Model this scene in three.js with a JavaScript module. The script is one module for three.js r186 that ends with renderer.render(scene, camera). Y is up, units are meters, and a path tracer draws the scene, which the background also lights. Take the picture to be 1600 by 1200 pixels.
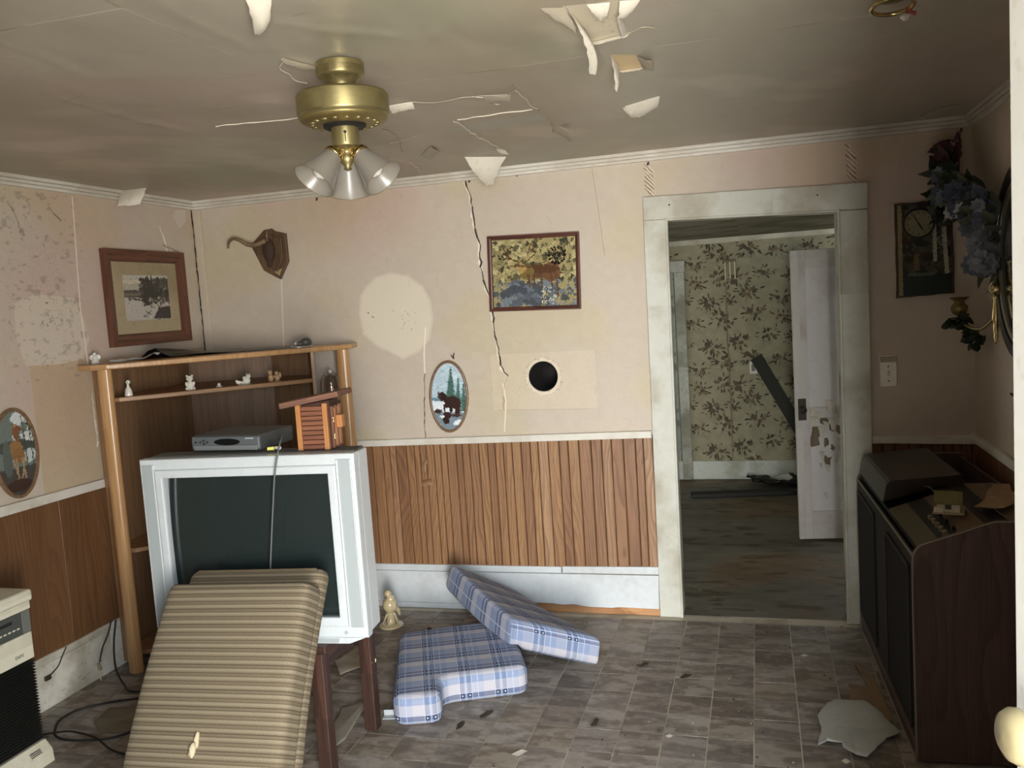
import * as THREE from 'three';
import { RoundedBoxGeometry } from 'three/addons/geometries/RoundedBoxGeometry.js';
import { mergeGeometries, mergeVertices, toCreasedNormals } from 'three/addons/utils/BufferGeometryUtils.js';
import { RectAreaLightUniformsLib } from 'three/addons/lights/RectAreaLightUniformsLib.js';

// ---------------------------------------------------------------- camera, daylight, exposure
const scene = new THREE.Scene();
const camera = new THREE.PerspectiveCamera(48.06, 4 / 3, 0.05, 60);
camera.position.set(3.11, 1.6616, 4.3606);
camera.rotation.order = 'YXZ';
camera.rotation.set(-0.0937, 0.2814, -0.0653);
const renderer = new THREE.WebGLRenderer({ antialias: true });
renderer.toneMapping = THREE.LinearToneMapping;
renderer.toneMappingExposure = 0.98;
renderer.shadowMap.enabled = true;
RectAreaLightUniformsLib.init();
scene.background = new THREE.Color(0.80, 0.90, 1.0).multiplyScalar(0.5);
function daylight(name, color, intensity, w, h, pos, target) {
  const l = new THREE.RectAreaLight(color, intensity, w, h);
  l.name = name; l.position.set(...pos); l.lookAt(...target); scene.add(l);
  return l;
}
// open sky and sunlit yard outside the entrance, off to the right; it reaches the room only through the doorway behind the camera
daylight('sky_through_entrance', new THREE.Color(0.80, 0.90, 1.0), 46, 4.2, 3.4, [5.1, 3.2, 7.0], [5.1 - 1.6, 2.6, 0]);
daylight('sunlit_yard_through_entrance', new THREE.Color(1.0, 0.955, 0.88), 76, 4.2, 1.5, [5.1, 0.75, 7.0], [5.1 - 1.6, 1.2, 0]);
daylight('far_room_daylight', new THREE.Color(0.95, 0.98, 0.88), 2.6, 1.1, 1.2, [0.955, 1.25, -1.75], [5, 1.25, -1.75]);

// ---------------------------------------------------------------- helpers
const H = 2.358, W = 4.061, D = 4.2;
function rng(seed) { let a = seed >>> 0; return () => { a = (a + 0x6d2b79f5) | 0; let t = Math.imul(a ^ (a >>> 15), 1 | a); t = (t + Math.imul(t ^ (t >>> 7), 61 | t)) ^ t; return ((t ^ (t >>> 14)) >>> 0) / 4294967296; }; }
const h2 = (x, y) => { let n = Math.imul(x, 374761393) + Math.imul(y, 668265263) | 0; n = Math.imul(n ^ (n >>> 13), 1274126177); return ((n ^ (n >>> 16)) >>> 0) / 4294967296; };
function vn(x, y) {
  const xi = Math.floor(x), yi = Math.floor(y); let u = x - xi, v = y - yi; u = u * u * (3 - 2 * u); v = v * v * (3 - 2 * v);
  const a = h2(xi, yi), b = h2(xi + 1, yi), c = h2(xi, yi + 1), d = h2(xi + 1, yi + 1);
  return a + (b - a) * u + (c - a) * v + (a - b - c + d) * u * v;
}
function fbm(x, y, o = 4) { let s = 0, a = 0.5, t = 0; for (let i = 0; i < o; i++) { s += a * vn(x, y); t += a; a *= 0.5; x = x * 2.03 + 17.1; y = y * 2.03 + 9.7; } return s / t; }
const clamp = (x, a = 0, b = 1) => Math.min(b, Math.max(a, x)), lerp = (a, b, t) => a + (b - a) * t;
const sst = (a, b, x) => { const t = clamp((x - a) / (b - a)); return t * t * (3 - 2 * t); };
const hex = (s) => [parseInt(s.slice(1, 3), 16), parseInt(s.slice(3, 5), 16), parseInt(s.slice(5, 7), 16)];
function cnv(w, h, draw) { const c = document.createElement('canvas'); c.width = w; c.height = h; const g = c.getContext('2d'); draw(g, w, h); return c; }
function ctex(c, srgb = true) { const t = new THREE.CanvasTexture(c); if (srgb) t.colorSpace = THREE.SRGBColorSpace; t.wrapS = t.wrapT = THREE.RepeatWrapping; t.magFilter = THREE.LinearFilter; return t; }
function scaled(t, sx, sy) { const c = t.clone(); c.repeat.set(1 / sx, 1 / sy); c.needsUpdate = true; return c; }
// per-pixel texture: f(x, y, out) fills out rgb 0..255
function ptex(w, h, f, srgb = true) {
  const d = new Uint8Array(w * h * 4), o = [0, 0, 0];
  for (let y = 0; y < h; y++) for (let x = 0; x < w; x++) { f(x / w, y / h, o); const i = (y * w + x) * 4; d[i] = clamp(o[0], 0, 255); d[i + 1] = clamp(o[1], 0, 255); d[i + 2] = clamp(o[2], 0, 255); d[i + 3] = 255; }
  const t = new THREE.DataTexture(d, w, h, THREE.RGBAFormat); if (srgb) t.colorSpace = THREE.SRGBColorSpace; t.wrapS = t.wrapT = THREE.RepeatWrapping; t.magFilter = THREE.LinearFilter; t.minFilter = THREE.LinearMipmapLinearFilter; t.generateMipmaps = true; t.needsUpdate = true; return t;
}
// modulate an already drawn canvas pixel by pixel: f(px, py, rgb)
function speckle(g, w, h, f) { const im = g.getImageData(0, 0, w, h), d = im.data, o = [0, 0, 0]; for (let y = 0; y < h; y++) for (let x = 0; x < w; x++) { const i = (y * w + x) * 4; o[0] = d[i]; o[1] = d[i + 1]; o[2] = d[i + 2]; f(x, y, o); d[i] = clamp(o[0], 0, 255); d[i + 1] = clamp(o[1], 0, 255); d[i + 2] = clamp(o[2], 0, 255); } g.putImageData(im, 0, 0); }
const std = (o) => new THREE.MeshStandardMaterial({ roughness: 0.7, ...o });
const phy = (o) => new THREE.MeshPhysicalMaterial({ roughness: 0.5, ...o });

// uv in metres, picked per face; grain = the axis that v runs along
function uvBox(geo, grain = 'y', ou = 0, ov = 0) {
  const g = geo.index ? geo.toNonIndexed() : geo, p = g.attributes.position, uv = new Float32Array(p.count * 2);
  const a = new THREE.Vector3(), b = new THREE.Vector3(), c = new THREE.Vector3(), n = new THREE.Vector3();
  for (let i = 0; i < p.count; i += 3) {
    a.fromBufferAttribute(p, i); b.fromBufferAttribute(p, i + 1); c.fromBufferAttribute(p, i + 2);
    n.crossVectors(b.clone().sub(a), c.clone().sub(a)); const ax = Math.abs(n.x), ay = Math.abs(n.y), az = Math.abs(n.z);
    const f = ax >= ay && ax >= az ? 0 : ay >= az ? 1 : 2;
    [a, b, c].forEach((v, k) => {
      let s, t; const x = v.x, y = v.y, z = v.z;
      if (grain === 'y') { if (f === 0) { s = z; t = y; } else if (f === 1) { s = x; t = z; } else { s = x; t = y; } }
      else if (grain === 'x') { if (f === 0) { s = z; t = y; } else if (f === 1) { s = z; t = x; } else { s = y; t = x; } }
      else { if (f === 0) { s = y; t = z; } else if (f === 1) { s = x; t = z; } else { s = x; t = y; } }
      uv[(i + k) * 2] = s + ou; uv[(i + k) * 2 + 1] = t + ov;
    });
  }
  g.setAttribute('uv', new THREE.BufferAttribute(uv, 2)); return g;
}
const rbox = (w, h, d, r = 0.003, grain = 'y', ou = 0, ov = 0, seg = 2) => uvBox(new RoundedBoxGeometry(w, h, d, seg, Math.min(r, w / 2.01, h / 2.01, d / 2.01)), grain, ou, ov);
const pbox = (w, h, d, grain = 'y', ou = 0, ov = 0) => uvBox(new THREE.BoxGeometry(w, h, d), grain, ou, ov);
const at = (g, x, y, z, rx = 0, ry = 0, rz = 0) => { g.applyMatrix4(new THREE.Matrix4().compose(new THREE.Vector3(x, y, z), new THREE.Quaternion().setFromEuler(new THREE.Euler(rx, ry, rz)), new THREE.Vector3(1, 1, 1))); return g; };
const clean = (g) => { g = g.index ? g.toNonIndexed() : g; for (const k of Object.keys(g.attributes)) if (!['position', 'normal', 'uv'].includes(k)) g.deleteAttribute(k); if (!g.attributes.uv) g.setAttribute('uv', new THREE.BufferAttribute(new Float32Array(g.attributes.position.count * 2), 2)); return g; };
const merge = (...gs) => mergeGeometries(gs.flat().map(clean));
function smooth(geo) { // smooth normals across shared positions, keeping uv seams
  const g = geo, pos = g.attributes.position, m = new Map(), key = (i) => Math.round(pos.getX(i) * 2e4) + ',' + Math.round(pos.getY(i) * 2e4) + ',' + Math.round(pos.getZ(i) * 2e4);
  const n = g.index ? g.index.count : pos.count, id = (i) => g.index ? g.index.getX(i) : i, a = new THREE.Vector3(), b = new THREE.Vector3(), c = new THREE.Vector3();
  for (let i = 0; i < n; i += 3) {
    const t = [id(i), id(i + 1), id(i + 2)]; a.fromBufferAttribute(pos, t[0]); b.fromBufferAttribute(pos, t[1]); c.fromBufferAttribute(pos, t[2]);
    const f = b.clone().sub(a).cross(c.clone().sub(a)); for (const v of t) { const k = key(v); if (!m.has(k)) m.set(k, new THREE.Vector3()); m.get(k).add(f); }
  }
  const nn = new Float32Array(pos.count * 3); for (let i = 0; i < pos.count; i++) { const v = m.get(key(i)) || a.set(0, 1, 0); const l = v.length() || 1; nn[i * 3] = v.x / l; nn[i * 3 + 1] = v.y / l; nn[i * 3 + 2] = v.z / l; }
  g.setAttribute('normal', new THREE.BufferAttribute(nn, 3)); return g;
}
const shapeOf = (pts) => new THREE.Shape(pts.map(([x, y]) => new THREE.Vector2(x, y)));
// polygon in the xy plane, thickness t, back at z = 0
function slab(pts, t, bevel = 0, holes = [], curve = 8) {
  const s = pts instanceof THREE.Shape ? pts : shapeOf(pts); for (const h of holes) s.holes.push(h instanceof THREE.Path ? h : new THREE.Path(h.map(([x, y]) => new THREE.Vector2(x, y))));
  const g = new THREE.ExtrudeGeometry(s, bevel ? { depth: Math.max(t - 2 * bevel, 0.0001), bevelEnabled: true, bevelThickness: bevel, bevelSize: bevel, bevelOffset: -bevel, bevelSegments: 2, curveSegments: curve } : { depth: t, bevelEnabled: false, curveSegments: curve });
  if (bevel) g.translate(0, 0, bevel); return g;
}
const ellipse = (rx, ry, n = 48, cx = 0, cy = 0) => Array.from({ length: n }, (_, i) => [cx + rx * Math.cos(i / n * 2 * Math.PI), cy + ry * Math.sin(i / n * 2 * Math.PI)]);
const V3 = (a) => new THREE.Vector3(...a);
function tube(pts, r, seg = 40, rs = 8, closed = false) { return new THREE.TubeGeometry(new THREE.CatmullRomCurve3(pts.map(V3), closed), seg, r, rs, closed); }
function taperTube(pts, r0, r1, seg = 30, rs = 8) { const g = tube(pts, 1, seg, rs), c = new THREE.CatmullRomCurve3(pts.map(V3)), p = g.attributes.position; for (let i = 0; i <= seg; i++) { const q = c.getPointAt(i / seg), r = lerp(r0, r1, i / seg); for (let j = 0; j <= rs; j++) { const k = i * (rs + 1) + j; p.setXYZ(k, q.x + (p.getX(k) - q.x) * r, q.y + (p.getY(k) - q.y) * r, q.z + (p.getZ(k) - q.z) * r); } } return g; }
const lathe = (pts, n = 32) => new THREE.LatheGeometry(pts.map(([r, y]) => new THREE.Vector2(r, y)), n);
const ball = (r, x = 0, y = 0, z = 0, sx = 1, sy = 1, sz = 1, n = 16) => { const g = new THREE.SphereGeometry(r, n, Math.round(n * 0.7)); g.scale(sx, sy, sz); g.translate(x, y, z); return g; };

const used = new Map();
function numbered(n) { const k = used.get(n) || 0; used.set(n, k + 1); return k ? n + '_' + String(k).padStart(3, '0') : n; }
function fin(o) { o.traverse((m) => { if (m.isMesh) { m.castShadow = m.receiveShadow = true; } }); return o; }
function tag(o, label, category, group, kind) { Object.assign(o.userData, { label, category }); if (group) o.userData.group = group; if (kind) o.userData.kind = kind; return o; }
function thing(name, label, category, pos = [0, 0, 0], ry = 0, group) { const o = new THREE.Group(); o.name = numbered(name); o.position.set(...pos); o.rotation.y = ry; scene.add(o); return tag(o, label, category, group); }
function part(name, geo, mat, parent, pos, rot) { const m = new THREE.Mesh(geo, mat); m.name = name; if (pos) m.position.set(...pos); if (rot) m.rotation.set(...rot); m.castShadow = m.receiveShadow = true; parent.add(m); return m; }
function solo(name, label, category, geo, mat, pos, rot, group) { const m = part(numbered(name), geo, mat, scene, pos, rot); return tag(m, label, category, group); }
function struct(name, geo, mat, label, category = 'structure', pos, rot) { const m = part(name, geo, mat, scene, pos, rot); m.userData.kind = 'structure'; m.userData.label = label; m.userData.category = category; return m; }
function structGroup(name, label, category) { const o = new THREE.Group(); o.name = name; scene.add(o); o.userData = { kind: 'structure', label, category }; return o; }
// ---------------------------------------------------------------- surface textures
function woodTex(seed, light, mid, dark, { w = 512, h = 1024, sx = 0.6, sy = 1.2, freq = 60, warp = 5, pores = 0.35, stretch = 0.9, grain = 0.6 } = {}) {
  const A = hex(light), B = hex(mid), C = hex(dark), s = seed * 31.7;
  const t = ptex(w, h, (u, v, o) => {
    const x = u * sx, y = v * sy;
    const q = fbm(x * 5 + s, y * stretch + s, 3);
    const r = x * freq + q * warp * 3.2 + fbm(x * 30 + s, y * 2.2, 2) * 0.8;
    const fr = r * 0.334 - Math.floor(r * 0.334), band = Math.pow(fr, 2.2) * (0.35 + 0.9 * vn(x * 14 + s, y * 1.1 + 7)) * (1 - sst(0.9, 1, fr));
    const po = Math.pow(vn(x * 900 + s, y * 22), 5) * pores, tone = fbm(x * 9 + s, y * 0.7 + 4, 2);
    for (let i = 0; i < 3; i++) { let c = lerp(A[i], B[i], clamp(tone * 1.5 - 0.25)); c = lerp(c, C[i], clamp(band * grain + po)); o[i] = c * (0.93 + 0.14 * vn(x * 260, y * 9 + s)); }
  });
  return scaled(t, sx, sy);
}
function grime(base, dirt, seed, { amount = 0.35, size = 1, w = 512, h = 512, spots = 0.5 } = {}) {
  const A = hex(base), B = hex(dirt), s = seed * 13.3;
  return scaled(ptex(w, h, (u, v, o) => {
    const x = u * size, y = v * size, n = fbm(x * 4 + s, y * 4 + s, 4), f = fbm(x * 40 + s, y * 40, 3), sp = sst(0.74, 0.8, fbm(x * 60 + s, y * 60 - s, 2)) * spots;
    const k = clamp(sst(0.45, 0.8, n) * amount * 1.4 + (f - 0.5) * 0.22 + sp * 0.5);
    for (let i = 0; i < 3; i++) o[i] = lerp(A[i], B[i], k);
  }), size, size);
}
function noiseBump(seed, fx, fy, w = 256, h = 256, size = 0.3) { return scaled(ptex(w, h, (u, v, o) => { o[0] = o[1] = o[2] = 255 * fbm(u * fx + seed, v * fy + seed, 4); }, false), size, size); }

// back wall: painted plasterboard with its seams, cracks, pale patch and dirt (x 0..W, y 0..H)
const WS = 2048 / W;
function wallBase(g, w, h, seed, scale) {
  g.fillStyle = '#c1b4a4'; g.fillRect(0, 0, w, h);
  speckle(g, w, h, (x, y, o) => {
    const a = x / scale, b = y / scale, n = fbm(a * 1.1 + seed, b * 1.1 + 3, 3), m = fbm(a * 2.3 + 40 + seed, b * 2.6, 3), f = fbm(a * 26 + seed, b * 26, 3) - 0.5;
    const pink = sst(0.48, 0.68, n), yel = sst(0.46, 0.7, m);
    o[0] += 2 * pink - 1 * yel + f * 8; o[1] += -6 * pink - 1 * yel + f * 8; o[2] += -4 * pink - 10 * yel + f * 8;
  });
}
function crackLine(g, pts, X, Y, col, wd, r, jit = 0.006) {
  g.strokeStyle = col; g.lineJoin = 'round'; g.lineCap = 'round';
  const fine = []; for (let i = 0; i + 1 < pts.length; i++) { const [a, b] = [pts[i], pts[i + 1]], L = Math.hypot(b[0] - a[0], b[1] - a[1]), n = Math.max(2, Math.round(L / 0.022)); for (let k = 0; k < n; k++) fine.push([lerp(a[0], b[0], k / n) + (r() - 0.5) * jit * 2, lerp(a[1], b[1], k / n) + (r() - 0.5) * jit]); }
  fine.push(pts[pts.length - 1]);
  for (let i = 0; i + 1 < fine.length; i++) { g.lineWidth = wd * (0.45 + 1.0 * r()); g.beginPath(); g.moveTo(X(fine[i][0]), Y(fine[i][1])); g.lineTo(X(fine[i + 1][0]), Y(fine[i + 1][1])); g.stroke(); }
}
function spots(g, r, n, cx, cy, sx, sy, X, Y, S, col, r0 = 0.002, r1 = 0.007) { g.fillStyle = col; for (let i = 0; i < n; i++) { const x = cx + (r() + r() - 1) * sx, y = cy + (r() + r() - 1) * sy; g.beginPath(); g.ellipse(X(x), Y(y), S * lerp(r0, r1, r() * r()), S * lerp(r0, r1, r() * r()) * 0.6, r() * 3, 0, 7); g.fill(); } }
const crackPts = [[1.671, 2.31], [1.69, 2.22], [1.705, 2.08], [1.725, 1.95], [1.722, 1.86], [1.744, 1.748], [1.77, 1.66], [1.775, 1.52], [1.79, 1.40], [1.80, 1.32], [1.83, 1.28]];
const backTex = ctex(cnv(2048, Math.round(H * WS), (g, w, h) => {
  wallBase(g, w, h, 1, WS); const X = (x) => x * WS, Y = (y) => (H - y) * WS, r = rng(11);
  // filled board patch round the flue
  g.fillStyle = 'rgba(220,203,172,0.32)'; g.fillRect(X(1.74), Y(1.395), 0.56 * WS, 0.30 * WS);
  g.strokeStyle = 'rgba(150,130,105,0.5)'; g.lineWidth = 1.2; g.beginPath(); g.moveTo(X(1.76), Y(1.098)); g.lineTo(X(2.26), Y(1.09)); g.stroke();
  // clean pale patch where something hung
  const feather = (pts, col, a, n, sp) => { const cx = pts.reduce((q, p) => q + p[0], 0) / pts.length, cy = pts.reduce((q, p) => q + p[1], 0) / pts.length; for (let k = 0; k < n; k++) { const s = 1 + sp * (k / (n - 1) - 0.5); g.fillStyle = `rgba(${col},${a})`; g.beginPath(); pts.forEach(([x, y], i) => { const px = X(cx + (x - cx) * s), py = Y(cy + (y - cy) * s); i ? g.lineTo(px, py) : g.moveTo(px, py); }); g.closePath(); g.fill(); } };
  feather([[1.02, 1.75], [1.06, 1.80], [1.12, 1.845], [1.2, 1.86], [1.3, 1.84], [1.38, 1.78], [1.42, 1.70], [1.425, 1.6], [1.40, 1.50], [1.34, 1.44], [1.24, 1.40], [1.17, 1.44], [1.09, 1.48], [1.02, 1.545], [1.005, 1.65]], '220,208,192', 0.2, 8, 0.10);
  spots(g, r, 16, 1.28, 1.62, 0.09, 0.13, X, Y, WS, '#4a3526', 0.0015, 0.005); spots(g, r, 5, 1.08, 1.64, 0.03, 0.03, X, Y, WS, '#4a3526', 0.002, 0.006);
  // joints and tape lines
  const line = (pts, c, l) => { g.strokeStyle = c; g.lineWidth = l; g.beginPath(); pts.forEach(([x, y], i) => i ? g.lineTo(X(x), Y(y)) : g.moveTo(X(x), Y(y))); g.stroke(); };
  line([[1.385, 1.56], [1.365, 1.42], [1.36, 1.31]], 'rgba(238,226,206,0.9)', 4);
  line([[0.538, 1.88], [0.52, 1.6], [0.515, 1.5]], 'rgba(238,226,206,0.6)', 4);
  line([[2.34, 2.31], [2.36, 2.1], [2.38, 1.87]], 'rgba(120,98,78,0.45)', 1.5);
  line([[1.80, 1.24], [1.81, 1.14], [1.79, 0.98]], 'rgba(238,224,200,0.9)', 3);
  crackLine(g, [[1.36, 1.31], [1.35, 1.2], [1.34, 1.1], [1.335, 0.95]], X, Y, '#55402c', 2.2, r, 0.003);
  crackLine(g, crackPts.map(([x, y]) => [x - 0.006, y]), X, Y, 'rgba(236,224,204,0.9)', 4.5, r); crackLine(g, crackPts, X, Y, '#2a1e15', 3.4, r); crackLine(g, [[1.83, 1.28], [1.80, 1.22], [1.795, 1.1]], X, Y, '#8d745a', 1.4, r);
  for (const [x, y0, y1] of [[2.612, 2.30, 2.16], [3.545, 2.29, 2.13]]) for (let k = 0; k < 7; k++) { const y = lerp(y0, y1, k / 7); crackLine(g, [[x - 0.012, y], [x + 0.03, y - 0.045]], X, Y, 'rgba(105,80,60,0.8)', 2, r, 0.003); crackLine(g, [[x - 0.004, y], [x + 0.036, y - 0.045]], X, Y, 'rgba(240,225,205,0.6)', 2, r, 0.003); }
  // soot round the flue hole
  for (let i = 0; i < 240; i++) { const a = r() * 6.283, d = 0.086 + 0.024 * r() * r(); g.fillStyle = `rgba(40,30,24,${0.25 + 0.5 * r()})`; g.beginPath(); g.ellipse(X(2.023 + Math.cos(a) * d), Y(1.269 + Math.sin(a) * d), WS * 0.003 * (0.4 + r()), WS * 0.0015 * (0.4 + r()), a, 0, 7); g.fill(); }
  spots(g, r, 60, 2.0, 1.25, 0.32, 0.25, X, Y, WS, 'rgba(95,75,58,0.5)', 0.001, 0.004); spots(g, r, 40, 1.0, 2.0, 1.0, 0.35, X, Y, WS, 'rgba(110,88,68,0.45)', 0.001, 0.005); spots(g, r, 10, 3.75, 1.4, 0.25, 0.5, X, Y, WS, 'rgba(60,45,35,0.7)', 0.001, 0.004);
  for (let i = 0; i < 60; i++) { const x = r() * W, y = 0.95 + r() * 1.35; g.strokeStyle = `rgba(140,118,96,${0.12 + 0.2 * r()})`; g.lineWidth = 0.8 + r(); g.beginPath(); g.moveTo(X(x), Y(y)); g.lineTo(X(x + (r() - 0.5) * 0.08), Y(y + (r() - 0.5) * 0.12)); g.stroke(); }
  for (const [x, y] of [[1.69, 2.31], [1.95, 2.315], [0.8, 2.3], [2.62, 2.3]]) { g.fillStyle = '#3a2a1e'; g.beginPath(); g.ellipse(X(x), Y(y), 3, 5, 0.4, 0, 7); g.fill(); }
}));
const backMat = std({ map: scaled(backTex, W, H), roughness: 0.62, bumpMap: noiseBump(3, 20, 20), bumpScale: 0.0012 });
// left wall: u = 4.2 - z, y
const LS = 2048 / D;
const leftTex = ctex(cnv(2048, Math.round(H * LS), (g, w, h) => {
  wallBase(g, w, h, 7, LS); const X = (z) => z * LS, Y = (y) => (H - y) * LS, r = rng(5);
  g.fillStyle = 'rgba(176,150,110,0.42)'; g.fillRect(X(0), Y(1.522), 1.277 * LS, 1.2 * LS);
  const poly = (pts, c) => { g.fillStyle = c; g.beginPath(); pts.forEach(([z, y], i) => i ? g.lineTo(X(z), Y(y)) : g.moveTo(X(z), Y(y))); g.closePath(); g.fill(); };
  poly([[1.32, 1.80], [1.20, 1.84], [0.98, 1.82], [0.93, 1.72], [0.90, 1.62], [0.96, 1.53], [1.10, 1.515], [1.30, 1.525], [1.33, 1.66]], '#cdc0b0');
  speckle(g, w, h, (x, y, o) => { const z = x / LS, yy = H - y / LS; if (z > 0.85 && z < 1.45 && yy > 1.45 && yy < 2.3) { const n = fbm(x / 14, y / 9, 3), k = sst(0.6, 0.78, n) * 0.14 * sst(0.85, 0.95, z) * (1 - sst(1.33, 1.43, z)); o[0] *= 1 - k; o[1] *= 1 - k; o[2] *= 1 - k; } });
  spots(g, r, 26, 1.1, 1.76, 0.17, 0.10, X, Y, LS, '#3b3028', 0.0015, 0.007); spots(g, r, 50, 1.12, 1.95, 0.17, 0.3, X, Y, LS, 'rgba(110,96,82,0.4)', 0.002, 0.007);
  g.strokeStyle = 'rgba(236,226,210,0.85)'; g.lineWidth = 4; g.beginPath(); g.moveTo(X(0.912), Y(2.3)); g.lineTo(X(0.94), Y(1.775)); g.lineTo(X(0.93), Y(1.5)); g.stroke();
  crackLine(g, [[0.30, 2.2], [0.27, 2.13], [0.26, 2.05]], X, Y, 'rgba(240,232,218,0.9)', 4, r, 0.004); crackLine(g, [[0.29, 2.1], [0.12, 2.06]], X, Y, 'rgba(110,90,70,0.8)', 2, r);
  crackLine(g, [[1.3, 2.24], [1.27, 2.17], [1.22, 2.1]], X, Y, 'rgba(110,94,78,0.35)', 4, r, 0.02); crackLine(g, [[1.05, 2.22], [1.0, 2.18]], X, Y, 'rgba(100,84,70,0.6)', 3, r);
  crackLine(g, [[0.93, 1.36], [0.925, 1.2], [0.93, 1.1]], X, Y, 'rgba(240,232,218,0.8)', 4, r, 0.006);
  crackLine(g, [[0.006, 2.31], [0.006, 1.9], [0.007, 1.5]], X, Y, '#2b2119', 5, r, 0.004); poly([[0.16, 2.30], [0.06, 2.31], [0.07, 2.24], [0.13, 2.2], [0.18, 2.26]], '#cbc0b2');
}));
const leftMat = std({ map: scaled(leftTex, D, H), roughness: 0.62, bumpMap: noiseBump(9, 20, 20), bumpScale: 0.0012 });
const rightTex = ctex(cnv(1024, 580, (g, w, h) => { wallBase(g, w, h, 21, w / D); }));
const rightMat = std({ map: scaled(rightTex, D, H), roughness: 0.65 });

// ceiling: dirty sheen paint with scrapes, cracks and bare patches; u = x, v = z
const CS = 2048 / 4.2;
const ceilBarePts = [[2.69, 2.27], [2.70, 2.125], [2.708, 2.064], [2.703, 1.944], [2.769, 1.972], [2.803, 1.972], [2.813, 2.173], [2.823, 2.25], [2.768, 2.24]];
const ceilTex = ctex(cnv(2048, 2048, (g, w, h) => {
  const X = (x) => x * CS, Y = (z) => h - z * CS, r = rng(77);
  g.fillStyle = '#b0a999'; g.fillRect(0, 0, w, h);
  speckle(g, w, h, (x, y, o) => {
    const a = x / CS, b = (h - y) / CS, n = fbm(a * 1.3 + 5, b * 0.9 + 2, 4), m = fbm(a * 1.0 + 30, b * 1.2 + 8, 3), f = fbm(a * 20, b * 7, 3) - 0.5, wv = fbm(a * 3 + b * 1.5 + 11, b * 2.5, 3);
    const k = sst(0.4, 0.66, n), pk = sst(0.45, 0.62, m), sw = sst(0.55, 0.7, wv);
    o[0] += -18 * k + 4 * pk + 14 * sw + f * 8; o[1] += -15 * k - 3 * pk + 13 * sw + f * 8; o[2] += -20 * k - 1 * pk + 12 * sw + f * 8;
  });
  const line = (pts, c, l) => { g.strokeStyle = c; g.lineWidth = l; g.lineCap = 'round'; g.beginPath(); pts.forEach(([x, z], i) => i ? g.lineTo(X(x), Y(z)) : g.moveTo(X(x), Y(z))); g.stroke(); };
  for (let i = 0; i < 160; i++) { const x = r() * 4, z = r() * 2.7, a = r() < 0.7 ? -0.2 + r() * 0.5 : r() * 3, L = 0.03 + 0.2 * r() * r(); line([[x, z], [x + L * Math.cos(a), z + L * Math.sin(a)]], `rgba(${r() < 0.6 ? '220,211,194' : '92,84,72'},${0.08 + 0.2 * r()})`, 1 + r() * 2); }
  const poly = (pts, c) => { g.fillStyle = c; g.beginPath(); pts.forEach(([x, z], i) => i ? g.lineTo(X(x), Y(z)) : g.moveTo(X(x), Y(z))); g.closePath(); g.fill(); };
  poly([[1.953, 1.037], [2.168, 1.13], [2.369, 1.128], [2.361, 1.043], [2.148, 0.977], [2.03, 0.985]], 'rgba(160,165,160,0.55)');
  poly(ceilBarePts, '#d6cbb4'); poly([[2.729, 1.78], [2.726, 1.603], [2.796, 1.604], [2.795, 1.743]], '#d2b98c');
  spots(g, r, 40, 2.76, 2.1, 0.06, 0.15, X, Y, CS, 'rgba(160,140,110,0.6)', 0.002, 0.008);
  spots(g, r, 90, 2.3, 1.6, 0.9, 0.9, X, Y, CS, 'rgba(95,86,74,0.5)', 0.001, 0.004); spots(g, r, 60, 1.6, 0.3, 1.5, 0.25, X, Y, CS, 'rgba(60,48,38,0.6)', 0.001, 0.006);
}));
const ceilMat = std({ map: scaled(ceilTex, 4.2, 4.2), roughness: 0.42, bumpMap: noiseBump(15, 5, 5, 256, 256, 0.9), bumpScale: 0.004 });

const trimMat = std({ map: grime('#d6d1c6', '#9b8c76', 2, { amount: 0.22, spots: 0.12 }), roughness: 0.5 });
const casingMat = std({ map: grime('#c6c6ba', '#8c8068', 4, { amount: 0.35, spots: 0.15, size: 1.6 }), roughness: 0.5 });
const baseboardMat = std({ map: grime('#cfd4d6', '#908e86', 6, { amount: 0.15, spots: 0.1, size: 1.6 }), roughness: 0.45 });
const jambMat = std({ map: grime('#c9c7b2', '#6f6147', 8, { amount: 0.6 }), roughness: 0.55 });
const rawWood = std({ map: woodTex(31, '#b98a5f', '#a97a50', '#7a5434'), roughness: 0.75 });
const panelTexA = woodTex(1, '#ad8a68', '#997454', '#5c3f2a', { freq: 130, warp: 9, stretch: 1.5, sx: 1.7, sy: 1.0, w: 1700, h: 700, pores: 0.35, grain: 0.62 });
const panelMats = ['#ffffff', '#ece2da', '#f6eddf', '#e0d4cb'].map((c) => std({ map: panelTexA, color: c, roughness: 0.5 }));
const grooveMat = std({ color: '#2a1a10', roughness: 0.85 });
const leftPanelMat = std({ map: woodTex(5, '#765437', '#67472c', '#46301e', { freq: 80, warp: 9, grain: 0.5, sx: 1.3, sy: 1.2, w: 900, h: 900 }), roughness: 0.42 });
const rightPanelMat = std({ map: woodTex(8, '#7c5535', '#6c4629', '#3f2614', { freq: 50, warp: 6 }), roughness: 0.5 });
const oakMat = std({ map: woodTex(12, '#a7805a', '#966f4a', '#775233', { freq: 90, warp: 4, pores: 0.2, grain: 0.35 }), roughness: 0.45 });
const oakBack = std({ map: woodTex(13, '#8a6a4c', '#7b5d42', '#5f452e', { freq: 55, warp: 5, pores: 0.2, grain: 0.35 }), roughness: 0.5 });
const oakEdge = std({ map: woodTex(14, '#bd9467', '#ad8457', '#93693f', { freq: 70, warp: 3, pores: 0.15, grain: 0.3 }), roughness: 0.28 });
const darkWood = std({ map: woodTex(16, '#4a3228', '#3e2a22', '#22150f', { freq: 60 }), roughness: 0.45 });
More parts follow.
